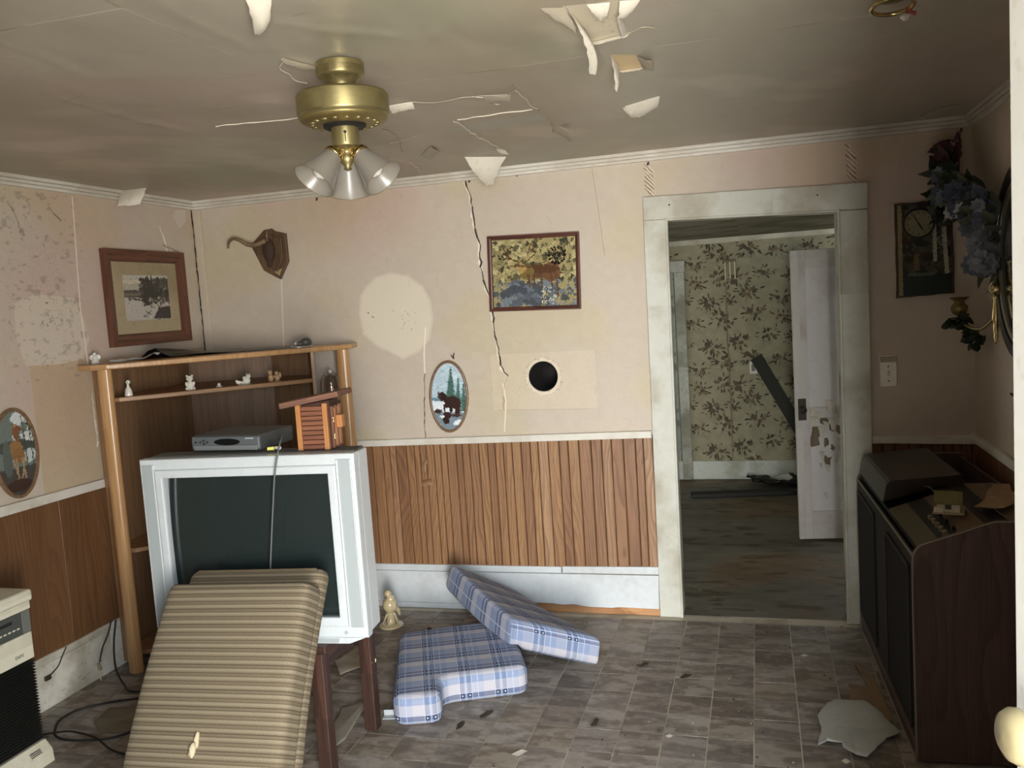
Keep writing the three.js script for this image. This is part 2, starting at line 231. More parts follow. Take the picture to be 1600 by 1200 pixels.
const walnut = std({ map: woodTex(18, '#5f4a45', '#51403c', '#382a28', { freq: 26, warp: 7, sx: 0.6, sy: 1.0 }), roughness: 0.42 });
const brassMat = std({ map: grime('#a09468', '#655a3c', 3, { amount: 0.4, size: 0.3, spots: 0.15 }), roughness: 0.4, metalness: 0.8 });
const brassBright = std({ color: '#cfb986', roughness: 0.2, metalness: 1 });
const blackMat = std({ color: '#0b0a09', roughness: 0.9 });
const ceramicTan = phy({ color: '#c4b48e', roughness: 0.18, clearcoat: 0.6, clearcoatRoughness: 0.1 });
const ceramicWhite = phy({ color: '#e4e0d2', roughness: 0.25, clearcoat: 0.5 });
const ceramicGold = phy({ color: '#b89a72', roughness: 0.25, clearcoat: 0.5 });
const cordMat = std({ color: '#1d1813', roughness: 0.6 });
// ---------------------------------------------------------------- room shell
const wbox = (x0, x1, y0, y1, z0, z1, grain = 'y', ou = 0, ov = 0) => { const g = new THREE.BoxGeometry(x1 - x0, y1 - y0, z1 - z0); g.translate((x0 + x1) / 2, (y0 + y1) / 2, (z0 + z1) / 2); return uvBox(g, grain, ou, ov); };
const wrbox = (x0, x1, y0, y1, z0, z1, r = 0.003, grain = 'y', ou = 0, ov = 0) => { const g = new RoundedBoxGeometry(x1 - x0, y1 - y0, z1 - z0, 2, Math.min(r, (x1 - x0) / 2.01, (y1 - y0) / 2.01, (z1 - z0) / 2.01)); g.translate((x0 + x1) / 2, (y0 + y1) / 2, (z0 + z1) / 2); return uvBox(g, grain, ou, ov); };
const T = 0.12;
{ // back wall with doorway and flue hole
  const s = shapeOf([[-T, 0], [2.675, 0], [2.692, 2.03], [3.492, 2.0], [3.50, 0], [W + T, 0], [W + T, H], [-T, H]]);
  const hole = new THREE.Path(); hole.absarc(2.023, 1.269, 0.079, 0, Math.PI * 2, true); s.holes.push(hole);
  const g = new THREE.ExtrudeGeometry(s, { depth: T, bevelEnabled: false, curveSegments: 40 }); g.translate(0, 0, -T);
  struct('wall_back', g, backMat, 'pinkish beige back wall with a long crack and a round flue hole', 'wall');
}
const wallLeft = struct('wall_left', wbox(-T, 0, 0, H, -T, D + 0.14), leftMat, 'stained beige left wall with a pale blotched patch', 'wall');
const wallRight = struct('wall_right', wbox(W, W + T, 0, H, -T, D + 0.14), rightMat, 'dim beige right wall behind the console', 'wall');
const DX0 = 2.80, DX1 = 3.56;
struct('wall_front', merge(wbox(0, DX0, 0, H, D, D + 0.14), wbox(DX1, W, 0, H, D, D + 0.14), wbox(DX0, DX1, 2.06, H, D, D + 0.14)), rightMat, 'front wall with the open entrance doorway', 'wall');
// sagging ceiling skin: swells, old joint ridges and loosened blisters are real relief under a slab
const ceilRidges = [[[1.889, 2.71], [1.88, 2.566], [1.878, 2.296]], [[1.404, 2.644], [1.373, 2.412], [1.354, 2.275]], [[1.113, 2.21], [1.135, 2.056], [1.115, 1.797], [1.136, 1.567]], [[2.052, 2.462], [2.104, 2.371], [2.234, 2.239]], [[2.406, 2.451], [2.365, 2.326], [2.341, 2.2], [2.382, 1.951]]];
const ceiling = (() => {
  const n = 220, g = new THREE.PlaneGeometry(W + 2 * T, D + 0.14 + T, n, n), p = g.attributes.position, uv = g.attributes.uv; g.rotateX(Math.PI / 2);
  for (let i = 0; i < p.count; i++) {
    const x = p.getX(i) + W / 2, z = p.getZ(i) + (D + 0.14 - T) / 2; let d = 0.010 * fbm(x * 1.6 + 3, z * 1.6 + 8, 3) + 0.004 * fbm(x * 5, z * 5 + 3, 2);
    for (const L of ceilRidges) for (let k = 0; k + 1 < L.length; k++) { const [ax, az] = L[k], [bx, bz] = L[k + 1], t = clamp(((x - ax) * (bx - ax) + (z - az) * (bz - az)) / ((bx - ax) ** 2 + (bz - az) ** 2)), q = Math.hypot(x - lerp(ax, bx, t), z - lerp(az, bz, t)); d = Math.max(d, d * 0.6 + 0.006 * Math.exp(-q * q / 0.0009)); }
    const q = Math.hypot((x - 2.56) / 0.22, (z - 2.22) / 0.3); if (q < 1) d += 0.014 * (1 - q * q) ** 2;
    const e = sst(0, 0.12, Math.min(x, W - x, z, D - z)); p.setXYZ(i, x, H - 0.012 * 0 - (d - 0.009) * e * 0.8, z); uv.setXY(i, x, z);
  }
  g.computeVertexNormals(); return struct('ceiling', merge(g, wbox(-T, W + T, H + 0.02, H + 0.14, -T, D + 0.14)), ceilMat, 'grimy greyish ceiling with cracks and peeling paint', 'ceiling');
})();
struct('porch_floor', wbox(0.8, 5.2, -0.2, -0.04, D + 0.14, 6.2), std({ map: grime('#a8a498', '#6c675c', 41), roughness: 0.9 }), 'weathered porch floor outside the entrance', 'floor');

{ // floor: printed tile squares laid in a grid, grout recessed
  const floor = struct('floor', wbox(-T, W + T, -0.12, -0.0022, -0.02, D + 0.2), std({ map: grime('#c4baa6', '#8b7f6d', 51, { amount: 0.5, size: 0.8 }), roughness: 0.8 }), 'dirty grey brown tiled floor scattered with debris', 'floor');
  const S = 0.1655, x0 = 2.544 - S * 16, zl = 1.391, gap = 0.0042, mats = [], geos = [];
  const tones = [['#958c81', '#6a6055'], ['#8c8378', '#615850'], ['#9d948a', '#70675d'], ['#877c70', '#5d5349'], ['#968b7d', '#6c5f50'], ['#8f867d', '#645b53']];
  tones.forEach(([a, b], i) => { const A = hex(a), B = hex(b), s = i * 23.7; mats.push(std({ roughness: 0.55, map: scaled(ptex(512, 512, (u, v, o) => { const x = u * 0.9, y = v * 0.9, n = fbm(x * 9 + s + 1.5 * fbm(y * 6, x * 6 + s, 2), y * 22 + s, 4), m = fbm(x * 60 + s, y * 60, 3), st = sst(0.6, 0.72, fbm(x * 7 + 50 + s, y * 26, 3)), k = clamp(sst(0.36, 0.66, n) * 0.75 + (m - 0.5) * 0.5 + st * 0.35), pale = sst(0.62, 0.74, fbm(x * 30 + s, y * 44 + 9, 3)) * 0.28; for (let c = 0; c < 3; c++) o[c] = lerp(lerp(A[c], B[c], k), 178 - c * 8, pale); }), 0.9, 0.9) })); });
  for (let k = 0; k < 8; k++) { const g = new THREE.BoxGeometry(S - gap, 0.004, S - gap); geos.push(uvBox(g, 'y', 0.11 * k, 0.37 * k)); }
  const r = rng(91), rest = []; let made = 0;
  for (let j = 8; j > -18; j--) for (let i = 0; i < 26; i++) {
    const xa = Math.max(x0 + i * S, 0), xb = Math.min(x0 + (i + 1) * S, W), zb = zl - j * S + S, za = zb - S; if (xb - xa < 0.02 || zb < 0.005 || za > D) continue;
    const cx = (xa + xb) / 2, zA = Math.max(za, 0), zB = Math.min(zb, D), cz = (zA + zB) / 2, sx = (xb - xa) / S, sz = (zB - zA) / S, gk = (r() * 8) | 0, mk = (r() * 6) | 0, tilt = (r() - 0.5) * 0.003;
    if (made < 300 && za < 1.9) { const m = part('tile', geos[gk], mats[mk], floor, [cx, -0.002 + r() * 0.0006, cz], [tilt, 0, (r() - 0.5) * 0.003]); m.scale.set(sx, 1, sz); made++; }
    else { const g = geos[gk].clone(); g.scale(sx, 1, sz); g.translate(cx, -0.002, cz); rest.push(g); }
  }
  const m = part('tile_field', merge(rest), mats[0], floor); m.userData.kind = 'stuff';
}
// mouldings ------------------------------------------------------
const crownProfile = [[0, H], [0.036, H], [0.036, H - 0.015], [0.020, H - 0.016], [0.020, H - 0.0195], [0.029, H - 0.0205], [0.028, H - 0.031], [0.012, H - 0.032], [0.012, H - 0.0355], [0.019, H - 0.0365], [0.017, H - 0.046], [0, H - 0.047]];
const runProfile = (pr, L) => uvBox(toCreasedNormals(new THREE.ExtrudeGeometry(shapeOf(pr), { depth: L, bevelEnabled: false }), 0.1), 'z');
const toBack = new THREE.Matrix4().makeBasis(new THREE.Vector3(0, 0, 1), new THREE.Vector3(0, 1, 0), new THREE.Vector3(-1, 0, 0));
{ const g = runProfile(crownProfile, W - 0.0); g.applyMatrix4(toBack); g.translate(W, 0, 0); struct('trim_1', g, trimMat, 'white crown moulding along the back wall', 'trim'); }
struct('trim_2', runProfile(crownProfile, D), trimMat, 'white crown moulding along the left wall', 'trim');
{ const g = runProfile(crownProfile, D); g.rotateY(Math.PI); g.translate(W, 0, D); struct('trim_3', g, trimMat, 'white crown moulding along the right wall', 'trim'); }
struct('trim_4', wrbox(0.012, 0.055, 1.0, H - 0.046, 0, 0.012, 0.004), rightMat, 'painted corner batten above the oak cabinet', 'trim');
{ // chair rails
  const q = (pts, t, z = 0) => uvBox(at(slab(pts, t, 0.004), 0, 0, z), 'x');
  struct('trim_5', q([[0.0, 0.905], [2.572, 0.934], [2.572, 0.971], [0.0, 0.940]], 0.022), trimMat, 'white chair rail between the cabinet and the doorway', 'trim');
  struct('trim_6', q([[3.612, 0.887], [W, 0.876], [W, 0.915], [3.612, 0.927]], 0.022), trimMat, 'white chair rail right of the doorway', 'trim');
  { const g = slab([[0, 0.885], [D, 0.935], [D, 0.99], [0, 0.922]], 0.022, 0.004); g.applyMatrix4(new THREE.Matrix4().makeBasis(new THREE.Vector3(0, 0, -1), new THREE.Vector3(0, 1, 0), new THREE.Vector3(1, 0, 0))); g.scale(1, 1, -1); g.scale(1, 1, 1); const gg = uvBox(g, 'z'); struct('trim_7', smoothFlip(gg), trimMat, 'white chair rail on the left wall', 'trim'); }
  struct('trim_8', wrbox(W - 0.022, W, 0.887, 0.927, 0, 1.7, 0.004, 'z'), trimMat, 'white chair rail on the right wall above the console', 'trim');
}
function smoothFlip(g) { g.computeVertexNormals(); return g; }
function plankGeo(x0, x1, y0, y1, t, c = 0.0035) { // chamfered board, front at z = t
  return uvBox(new THREE.ExtrudeGeometry(shapeOf([[x0, 0], [x1, 0], [x1, t - c], [x1 - c, t], [x0 + c, t], [x0, t - c]]), { depth: y1 - y0, bevelEnabled: false }).applyMatrix4(new THREE.Matrix4().makeBasis(new THREE.Vector3(1, 0, 0), new THREE.Vector3(0, 0, 1), new THREE.Vector3(0, -1, 0))).translate(0, y1, 0), 'y');
}
{ // wainscot on the back wall: every strip its own board
  const wn = structGroup('trim_9', 'wood plank wainscot under the chair rail of the back wall', 'wainscot'); part('backing', wbox(0.03, 2.575, 0.22, 0.95, 0, 0.003), grooveMat, wn);
  const r = rng(3), ws = [0.052, 0.040, 0.058, 0.046, 0.036, 0.060, 0.050, 0.044]; let x = 0.74, i = 0;
  while (x < 2.56) { const w = Math.min(ws[(i * 5 + (i >> 2)) % 8] * (0.9 + 0.2 * r()), 2.574 - x); part('plank', plankGeo(x + 0.0016, x + w - 0.0018, 0.24, 0.95, 0.010 + r() * 0.0012), panelMats[(r() * 4) | 0], wn); x += w; i++; }
  flap([1.315, 0.83, 0.012], [1.345, 0.84, 0.012], [1.335, 0.77, 0.035], [1.31, 0.78, 0.03], [0, 0, 0.01], 6, 0.006, 301, wn, panelMats[0]); flap([1.30, 0.72, 0.012], [1.36, 0.735, 0.012], [1.375, 0.70, 0.04], [1.31, 0.69, 0.035], [0, 0.005, 0.012], 7, 0.006, 302, wn, panelMats[0]);
  const wr = structGroup('trim_10', 'dark wood plank wainscot right of the doorway', 'wainscot'); part('backing', wbox(3.60, W, 0.1, 0.9, 0, 0.003), grooveMat, wr);
  x = 3.612; while (x < W - 0.01) { const w = Math.min(ws[(i * 3) % 8], W - x); part('plank', plankGeo(x, x + w - 0.002, 0.1, 0.9, 0.010), rightPanelMat, wr); x += w; i++; }
  const wl = structGroup('trim_11', 'brown wood wainscot sheets on the left wall', 'wainscot'); let z = 0.0; i = 0;
  while (z < 2.9) { const w = 0.405; const g = plankGeo(-w / 2 + 0.0006, w / 2 - 0.0006, 0.225, 0.93, 0.009, 0.0012); const m = part('panel', uvBox(g, 'y', 0.405 * i, 0.1), leftPanelMat, wl, [0, 0, z + w / 2], [0, Math.PI / 2, 0]); z += w; i++; }
  const w2 = structGroup('trim_12', 'dark brown wainscot boards on the right wall', 'wainscot'); z = 0; while (z < 1.8) { part('plank', uvBox(plankGeo(-0.049, 0.049, 0.1, 0.9, 0.01), 'y', z, 0), rightPanelMat, w2, [W, 0, z + 0.05], [0, -Math.PI / 2, 0]); z += 0.1; }
}
{ // baseboards
  const b = structGroup('baseboard_back', 'tall white baseboard under the back wainscot, broken along its lower right', 'baseboard');
  part('board', uvBox(slab([[0.0, 0.03], [1.70, 0.03], [1.86, 0.050], [1.96, 0.052], [2.05, 0.043], [2.12, 0.047], [2.2, 0.036], [2.32, 0.035], [2.36, 0.040], [2.566, 0.036], [2.572, 0.215], [0.0, 0.203]], 0.017, 0.002), 'x'), baseboardMat, b);
  part('cap', uvBox(slab([[0.0, 0.204], [2.06, 0.217], [2.06, 0.252], [0.0, 0.242]], 0.021, 0.003), 'x'), baseboardMat, b); part('cap', uvBox(slab([[2.066, 0.219], [2.573, 0.223], [2.575, 0.262], [2.066, 0.254]], 0.021, 0.003), 'x'), baseboardMat, b);
  part('shoe_moulding', wrbox(0, 1.72, 0, 0.030, 0, 0.028, 0.008, 'x'), baseboardMat, b);
  part('bare_wood_strip', wrbox(1.74, 2.57, 0, 0.042, 0, 0.012, 0.002, 'x'), rawWood, b).userData.label = 'bare orange wood strip';
  struct('baseboard_left', merge(wrbox(0, 0.017, 0.0, 0.20, 0, D, 0.003, 'z'), wrbox(0, 0.021, 0.202, 0.235, 0, D, 0.004, 'z')), std({ map: grime('#d8d5c8', '#857b68', 61, { amount: 0.45 }), roughness: 0.5 }), 'grimy white baseboard along the left wall', 'baseboard');
  struct('baseboard_right', wrbox(W - 0.017, W, 0, 0.18, 0, D, 0.003, 'z'), baseboardMat, 'white baseboard along the right wall', 'baseboard');
}
{ // doorway to the far room
  const d = structGroup('door_1', 'white painted casing of the doorway to the papered room', 'doorway');
  const q = (pts, t) => uvBox(slab(pts, t, 0.004), 'y');
  part('side_casing', q([[2.571, 0.0], [2.684, 0.0], [2.699, 2.02], [2.585, 2.024]], 0.026), casingMat, d);
  part('side_casing', q([[3.482, 0.0], [3.606, 0.0], [3.618, 1.985], [3.492, 1.99]], 0.026), casingMat, d);
  part('head_casing', q([[2.585, 2.024], [3.618, 1.987], [3.622, 2.108], [2.588, 2.138]], 0.030), casingMat, d);
  part('stop_bead', q([[2.678, 0.0], [2.690, 0.0], [2.705, 2.012], [2.693, 2.03]], 0.034), casingMat, d); part('stop_bead', q([[3.476, 0.0], [3.488, 0.0], [3.496, 2.0], [3.484, 1.988]], 0.034), casingMat, d); part('stop_bead', q([[2.695, 2.012], [3.49, 1.982], [3.49, 1.994], [2.695, 2.024]], 0.034), casingMat, d);
  part('jamb', wbox(2.665, 2.687, 0, 2.02, -T - 0.02, 0.002), jambMat, d); part('jamb', wbox(3.484, 3.506, 0, 2.0, -T - 0.02, 0.002), jambMat, d); part('jamb_head', uvBox(at(slab([[2.69, 2.018], [3.49, 1.988], [3.49, 2.01], [2.69, 2.04]], T + 0.02), 0, 0, -T - 0.02), 'x'), jambMat, d);
  for (const [x, y] of [[2.716, 2.088], [3.40, 2.069]]) part('nail', at(new THREE.CylinderGeometry(0.004, 0.004, 0.006, 10), x, y, 0.031, Math.PI / 2), blackMat, d);
}
{ // flue sleeve
  const o = thing('flue_thimble', 'round black stovepipe hole with a pale crumbling plaster ring', 'flue', [2.023, 1.269, 0]);
  const r = rng(8); const ring = ellipse(0.096, 0.099, 60).map(([x, y]) => { const k = 0.97 + 0.07 * r(); return [x * k, y * k]; });
  part('plaster_ring', slab(ring, 0.006, 0.0018, [ellipse(0.078, 0.080, 48).reverse()]), std({ map: grime('#d9ccb6', '#6f5f4e', 71, { amount: 0.7, size: 0.2 }), roughness: 0.9 }), o);
  const g = lathe([[0.0775, 0.004], [0.0775, -0.30], [0.0, -0.30]], 40); g.rotateX(Math.PI / 2); part('pipe_sleeve', g, std({ color: '#1b1816', roughness: 0.85, side: THREE.DoubleSide }), o);
}
// far room -------------------------------------------------------
const FZ = -3.32, FH = 2.10, FL = 0.9, FR = 4.55;
const paperTex = ctex(cnv(1024, 1024, (g, w, h) => {
  g.fillStyle = '#999379'; g.fillRect(0, 0, w, h); const r = rng(19);
  speckle(g, w, h, (x, y, o) => { const f = (fbm(x / 60, y / 60, 4) - 0.5) * 26; o[0] += f; o[1] += f; o[2] += f * 0.8; });
  const leaf = (x, y, a, L, c) => { g.save(); g.translate(x, y); g.rotate(a); g.fillStyle = c; g.beginPath(); g.moveTo(0, 0); g.quadraticCurveTo(L * 0.5, -L * 0.34, L, 0); g.quadraticCurveTo(L * 0.5, L * 0.34, 0, 0); g.fill(); g.restore(); };
  const cols = ['#46422f', '#575038', '#625841', '#3c3a2a', '#6d6149'];
  const spray = (cx, cy, s) => { for (const ox of [-w, 0, w]) for (const oy of [-h, 0, h]) { const q = rng(Math.round(cx * 7 + cy * 3)); for (let i = 0; i < 26; i++) { const a = q() * 6.28, d = s * (0.1 + 0.75 * q()); leaf(cx + ox + Math.cos(a) * d * 1.2, cy + oy + Math.sin(a) * d * 0.7, a + (q() - 0.5), s * (0.22 + 0.3 * q()), cols[(q() * 5) | 0]); } for (let i = 0; i < 5; i++) { g.fillStyle = ['#5e5040', '#75654e', '#51463a'][(q() * 3) | 0]; g.beginPath(); g.ellipse(cx + ox + (q() - 0.5) * s, cy + oy + (q() - 0.5) * s * 0.6, s * 0.2, s * 0.15, q() * 3, 0, 7); g.fill(); } g.strokeStyle = '#5a5038'; g.lineWidth = 2; for (let i = 0; i < 4; i++) { g.beginPath(); g.moveTo(cx + ox, cy + oy); g.quadraticCurveTo(cx + ox + (q() - 0.5) * s, cy + oy + s * 0.5, cx + ox + (q() - 0.5) * s * 1.6, cy + oy + s * (0.6 + 0.4 * q())); g.stroke(); } } };
  for (let j = 0; j < 5; j++) for (let i = 0; i < 4; i++) { const x = (i + (j % 2 ? 0.5 : 0) + 0.25) * 256 + (r() - 0.5) * 40, y = (j + 0.4) * 205 + (r() - 0.5) * 40 + (i % 2) * 50; spray(x, y, (i + j) % 2 ? 92 : 118); }
}));
const paperMat = std({ map: scaled(paperTex, 0.92, 0.92), roughness: 0.8 });
{
  const wf = structGroup('wall_far', 'floral papered wall of the room beyond the doorway', 'wall');
  part('board', wbox(FL, FR, 0, FH + 0.05, FZ - 0.12, FZ), std({ color: '#8d8668', roughness: 0.9 }), wf);
  const xs = [2.30, 2.855, 3.42, FR]; for (let i = 0; i < 3; i++) part('wallpaper_strip', wbox(xs[i] + 0.002, xs[i + 1] - 0.002, 0.16, FH, FZ, FZ + 0.002 + 0.001 * (i % 2), 'y', 0.21 * i, 0.33 * i), paperMat, wf);
  part('seam_ridge', tube([[2.858, 0.18, FZ + 0.004], [2.862, 0.7, FZ + 0.010], [2.853, 1.3, FZ + 0.007], [2.862, 1.95, FZ + 0.006]], 0.004, 40, 6), std({ map: grime('#8d8565', '#554a33', 33), roughness: 0.8 }), wf);
  struct('baseboard_far', wrbox(2.30, FR, 0.0, 0.165, FZ, FZ + 0.03, 0.004, 'x'), std({ map: grime('#c4c8bd', '#8a8670', 9, { amount: 0.4 }), roughness: 0.55 }), 'pale baseboard of the papered room', 'baseboard');
  struct('trim_13', wrbox(FL, FR, FH - 0.045, FH, FZ, FZ + 0.03, 0.004, 'x'), std({ map: grime('#c5c1ae', '#8b8268', 10, { amount: 0.4 }), roughness: 0.6 }), 'thin trim strip at the top of the papered wall', 'trim');
  struct('floor_far', wbox(FL, FR, -0.12, -0.004, FZ, -0.02), std({ roughness: 0.6, map: scaled(ptex(1024, 1024, (u, v, o) => { const x = u * 4, y = v * 4, n = fbm(x * 1.6 + 9, y * 3 + 4, 4), m = fbm(x * 12, y * 30, 3), rust = sst(0.52, 0.7, fbm(x * 1.3 + 40, y * 1.6 + 20, 4)), dk = sst(0.62, 0.72, fbm(x * 6 + 3, y * 16 + 50, 3)); const b = 104 + (n - 0.5) * 50 + (m - 0.5) * 22 - dk * 24; o[0] = b + rust * 6; o[1] = b - 4 - rust * 8; o[2] = b - 18 - rust * 16; }), 4, 4) }), 'worn stained floor of the papered room', 'floor');
  struct('ceiling_far', wbox(FL, FR, FH, FH + 0.1, FZ, -T), std({ map: grime('#8f8a76', '#5d563f', 14, { amount: 0.5 }), roughness: 0.7 }), 'low drab ceiling of the papered room', 'ceiling');
  struct('wall_far_right', wbox(FR, FR + 0.1, -0.1, FH + 0.1, FZ - 0.1, -T), paperMat, 'right hand papered wall of the far room', 'wall');
  const z0 = -2.3, z1 = -1.2, y0 = 0.65, y1 = 1.85;
  struct('wall_far_left', merge(wbox(FL - 0.1, FL, -0.1, FH + 0.1, FZ - 0.1, z0), wbox(FL - 0.1, FL, -0.1, FH + 0.1, z1, -T), wbox(FL - 0.1, FL, -0.1, y0, z0, z1), wbox(FL - 0.1, FL, y1, FH + 0.1, z0, z1)), paperMat, 'left hand wall of the far room with its window', 'wall');
  const dm = std({ map: grime('#b9bcae', '#6e6a58', 17, { amount: 0.5 }), roughness: 0.55 });
  const cs = structGroup('door_2', 'narrow pale door casing at the left of the papered wall', 'doorway');
  part('side_casing', wrbox(2.425, 2.513, 0.0, 1.83, FZ, FZ + 0.04, 0.005), dm, cs); part('head_casing', wrbox(2.2, 2.52, 1.83, 1.93, FZ, FZ + 0.04, 0.005), dm, cs); part('leaf', wrbox(2.2, 2.42, 0.02, 1.83, FZ, FZ + 0.025, 0.004), std({ map: grime('#9da294', '#2c2a25', 18, { amount: 0.8, size: 0.5 }), roughness: 0.6 }), cs);
}
// windows that let the daylight in
function windowUnit(name, label, pos, ry, w, h) {
  const o = structGroup(name, label, 'window'); o.position.set(...pos); o.rotation.y = ry; const m = trimMat;
  for (const s of [-1, 1]) { part('side_casing', rbox(0.09, h + 0.2, 0.02, 0.003), m, o, [s * (w / 2 + 0.046), 0, 0.011]); part('jamb', rbox(0.02, h, 0.11, 0.002), m, o, [s * (w / 2 + 0.011), 0, -0.06]); part('head_casing', rbox(w, 0.09, 0.02, 0.003, 'x'), m, o, [0, s * (h / 2 + 0.046), 0.011]); part('sash_stile', rbox(0.04, h, 0.03, 0.003), m, o, [s * (w / 2 - 0.02), 0, -0.08]); part('sash_rail', rbox(w - 0.08, 0.045, 0.03, 0.003, 'x'), m, o, [0, s * (h / 2 - 0.0225), -0.08]); }
  part('meeting_rail', rbox(w - 0.08, 0.04, 0.03, 0.003, 'x'), m, o, [0, 0, -0.08]); part('sill', rbox(w + 0.2, 0.03, 0.08, 0.004, 'x'), m, o, [0, -h / 2 - 0.016, 0.04]);
  const gl = phy({ color: '#ffffff', transmission: 1, thickness: 0, roughness: 0.02, ior: 1.45 });
  for (const s of [-1, 1]) part('pane', new THREE.BoxGeometry(w - 0.09, h / 2 - 0.07, 0.004), gl, o, [0, s * (h / 4 - 0.002), -0.08]);
}
windowUnit('window_1', 'window in the left wall of the papered room', [FL, 1.25, -1.75], Math.PI / 2, 1.1, 1.2);

// paint peeling off the ceiling ----------------------------------
const flakeMat = std({ map: grime('#dcd5c5', '#b3a893', 23, { amount: 0.25, size: 0.3 }), roughness: 0.75, side: THREE.DoubleSide });
const flakeGrey = std({ map: grime('#a79e8c', '#837a69', 24, { amount: 0.3, size: 0.3 }), roughness: 0.6, side: THREE.DoubleSide });
function flap(A, B, C, Dp, bulge = [0, 0, 0], n = 10, jag = 0.004, seed = 1, parent = ceiling, mat = flakeMat, th = 0.0012) { // curled sheet: hinge A-B, free edge Dp-C
  const pos = [], uv = [], idx = [], r = rng(seed), a = V3(A), b = V3(B), c = V3(C), d = V3(Dp), bl = V3(bulge), P = [];
  for (let j = 0; j <= n; j++) for (let i = 0; i <= n; i++) { const s = i / n, t = j / n, p = a.clone().lerp(b, s).lerp(d.clone().lerp(c, s), t).addScaledVector(bl, Math.sin(Math.PI * t * 0.9) * (0.6 + 0.4 * Math.sin(Math.PI * s))); if (j === n || ((i === 0 || i === n) && j > 1)) { p.x += (r() - 0.5) * jag; p.y += (r() - 0.5) * jag; p.z += (r() - 0.5) * jag; } P.push(p); }
  const nrm = b.clone().sub(a).cross(d.clone().sub(a)).normalize();
  for (const sgn of [0, 1]) for (const p of P) { pos.push(p.x + nrm.x * th * sgn, p.y + nrm.y * th * sgn, p.z + nrm.z * th * sgn); uv.push(p.x, p.y + p.z); }
  const N = (n + 1) * (n + 1); for (let j = 0; j < n; j++) for (let i = 0; i < n; i++) { const k = j * (n + 1) + i, l = k + n + 1; idx.push(k, l, k + 1, k + 1, l, l + 1, N + k, N + k + 1, N + l, N + k + 1, N + l + 1, N + l); }
  const edge = []; for (let i = 0; i < n; i++) edge.push([i, i + 1]); for (let j = 0; j < n; j++) edge.push([j * (n + 1) + n, (j + 1) * (n + 1) + n]); for (let i = n; i > 0; i--) edge.push([n * (n + 1) + i, n * (n + 1) + i - 1]); for (let j = n; j > 0; j--) edge.push([j * (n + 1), (j - 1) * (n + 1)]); for (const [p, q] of edge) idx.push(p, q, N + p, q, N + q, N + p);
  const g = new THREE.BufferGeometry(); g.setAttribute('position', new THREE.Float32BufferAttribute(pos, 3)); g.setAttribute('uv', new THREE.Float32BufferAttribute(uv, 2)); g.setIndex(idx); g.computeVertexNormals();
  return part('paint_flake', g, mat, parent);
}
flap([1.815, H, 0.43], [1.985, H, 0.31], [1.90, 2.245, 0.25], [1.865, 2.24, 0.26], [-0.01, -0.01, 0.03], 12, 0.005, 2).userData.label = 'large cream paint flap hanging over the crown moulding';
flap([0.02, H, 0.60], [0.175, H, 0.60], [0.14, 2.276, 0.62], [0.055, 2.270, 0.68], [0.01, -0.004, 0.012], 10, 0.005, 3);
flap([2.075, H, 2.655], [2.115, H, 2.61], [2.02, 2.33, 2.50], [2.01, 2.325, 2.52], [0.01, -0.02, 0], 8, 0.004, 4);
flap([2.70, H, 2.265], [2.702, H, 2.09], [2.705, 2.272, 1.95], [2.688, 2.275, 1.955], [0.03, -0.012, 0], 12, 0.006, 5);
flap([2.633, H, 2.309], [2.695, H, 2.262], [2.699, 2.325, 2.14], [2.69, 2.33, 2.16], [0.004, -0.006, 0], 8, 0.004, 6, ceiling, flakeGrey);
flap([2.729, H, 1.78], [2.733, H, 1.65], [2.716, 2.292, 1.62], [2.711, 2.30, 1.63], [0.008, -0.012, 0], 10, 0.004, 7);
flap([2.665, H, 1.085], [2.806, H, 1.185], [2.785, 2.340, 1.08], [2.70, 2.326, 1.02], [0, -0.012, 0], 10, 0.006, 8).userData.label = 'white paint curl near the doorway';
flap([2.655, H, 1.06], [2.70, H, 1.04], [2.70, 2.335, 0.98], [2.672, 2.338, 0.98], [0, -0.006, 0], 6, 0.004, 9);
flap([2.823, H, 2.235], [2.87, H, 2.218], [2.82, 2.34, 2.16], [2.81, 2.338, 2.175], [0, -0.008, 0], 8, 0.004, 10); flap([2.745, H, 2.245], [2.80, H, 2.235], [2.785, 2.343, 2.19], [2.765, 2.34, 2.18], [0, -0.006, 0.0], 7, 0.004, 11);
flap([2.803, H, 1.972], [2.814, H, 2.17], [2.803, 2.346, 2.16], [2.79, 2.347, 1.985], [0, -0.003, 0], 8, 0.003, 12); flap([2.703, H, 1.94], [2.81, H, 1.97], [2.80, 2.348, 1.985], [2.71, 2.346, 1.962], [0, -0.004, 0], 8, 0.003, 13);
flap([2.80, H, 1.74], [2.797, H, 1.60], [2.835, 2.340, 1.62], [2.84, 2.346, 1.71], [0, -0.004, 0], 7, 0.004, 14, ceiling, flakeGrey); flap([2.726, H, 1.604], [2.80, H, 1.602], [2.79, 2.348, 1.62], [2.735, 2.348, 1.62], [0, -0.002, 0], 6, 0.003, 15);
flap([1.90, H, 2.215], [1.95, H, 2.09], [1.955, 2.335, 2.16], [1.92, 2.340, 2.21], [0.0, -0.006, 0], 8, 0.004, 16, ceiling, flakeGrey);
flap([1.925, H, 1.56], [2.02, H, 1.57], [2.01, 2.345, 1.53], [1.925, 2.342, 1.515], [0, -0.006, 0], 8, 0.004, 17); flap([2.25, H, 1.53], [2.34, H, 1.49], [2.33, 2.348, 1.455], [2.255, 2.347, 1.44], [0, -0.004, 0], 8, 0.003, 18, ceiling, flakeGrey);
flap([1.78, H, 0.78], [1.66, H, 0.60], [1.69, 2.345, 0.55], [1.79, 2.347, 0.70], [0, -0.004, 0], 7, 0.004, 19, ceiling, flakeGrey);
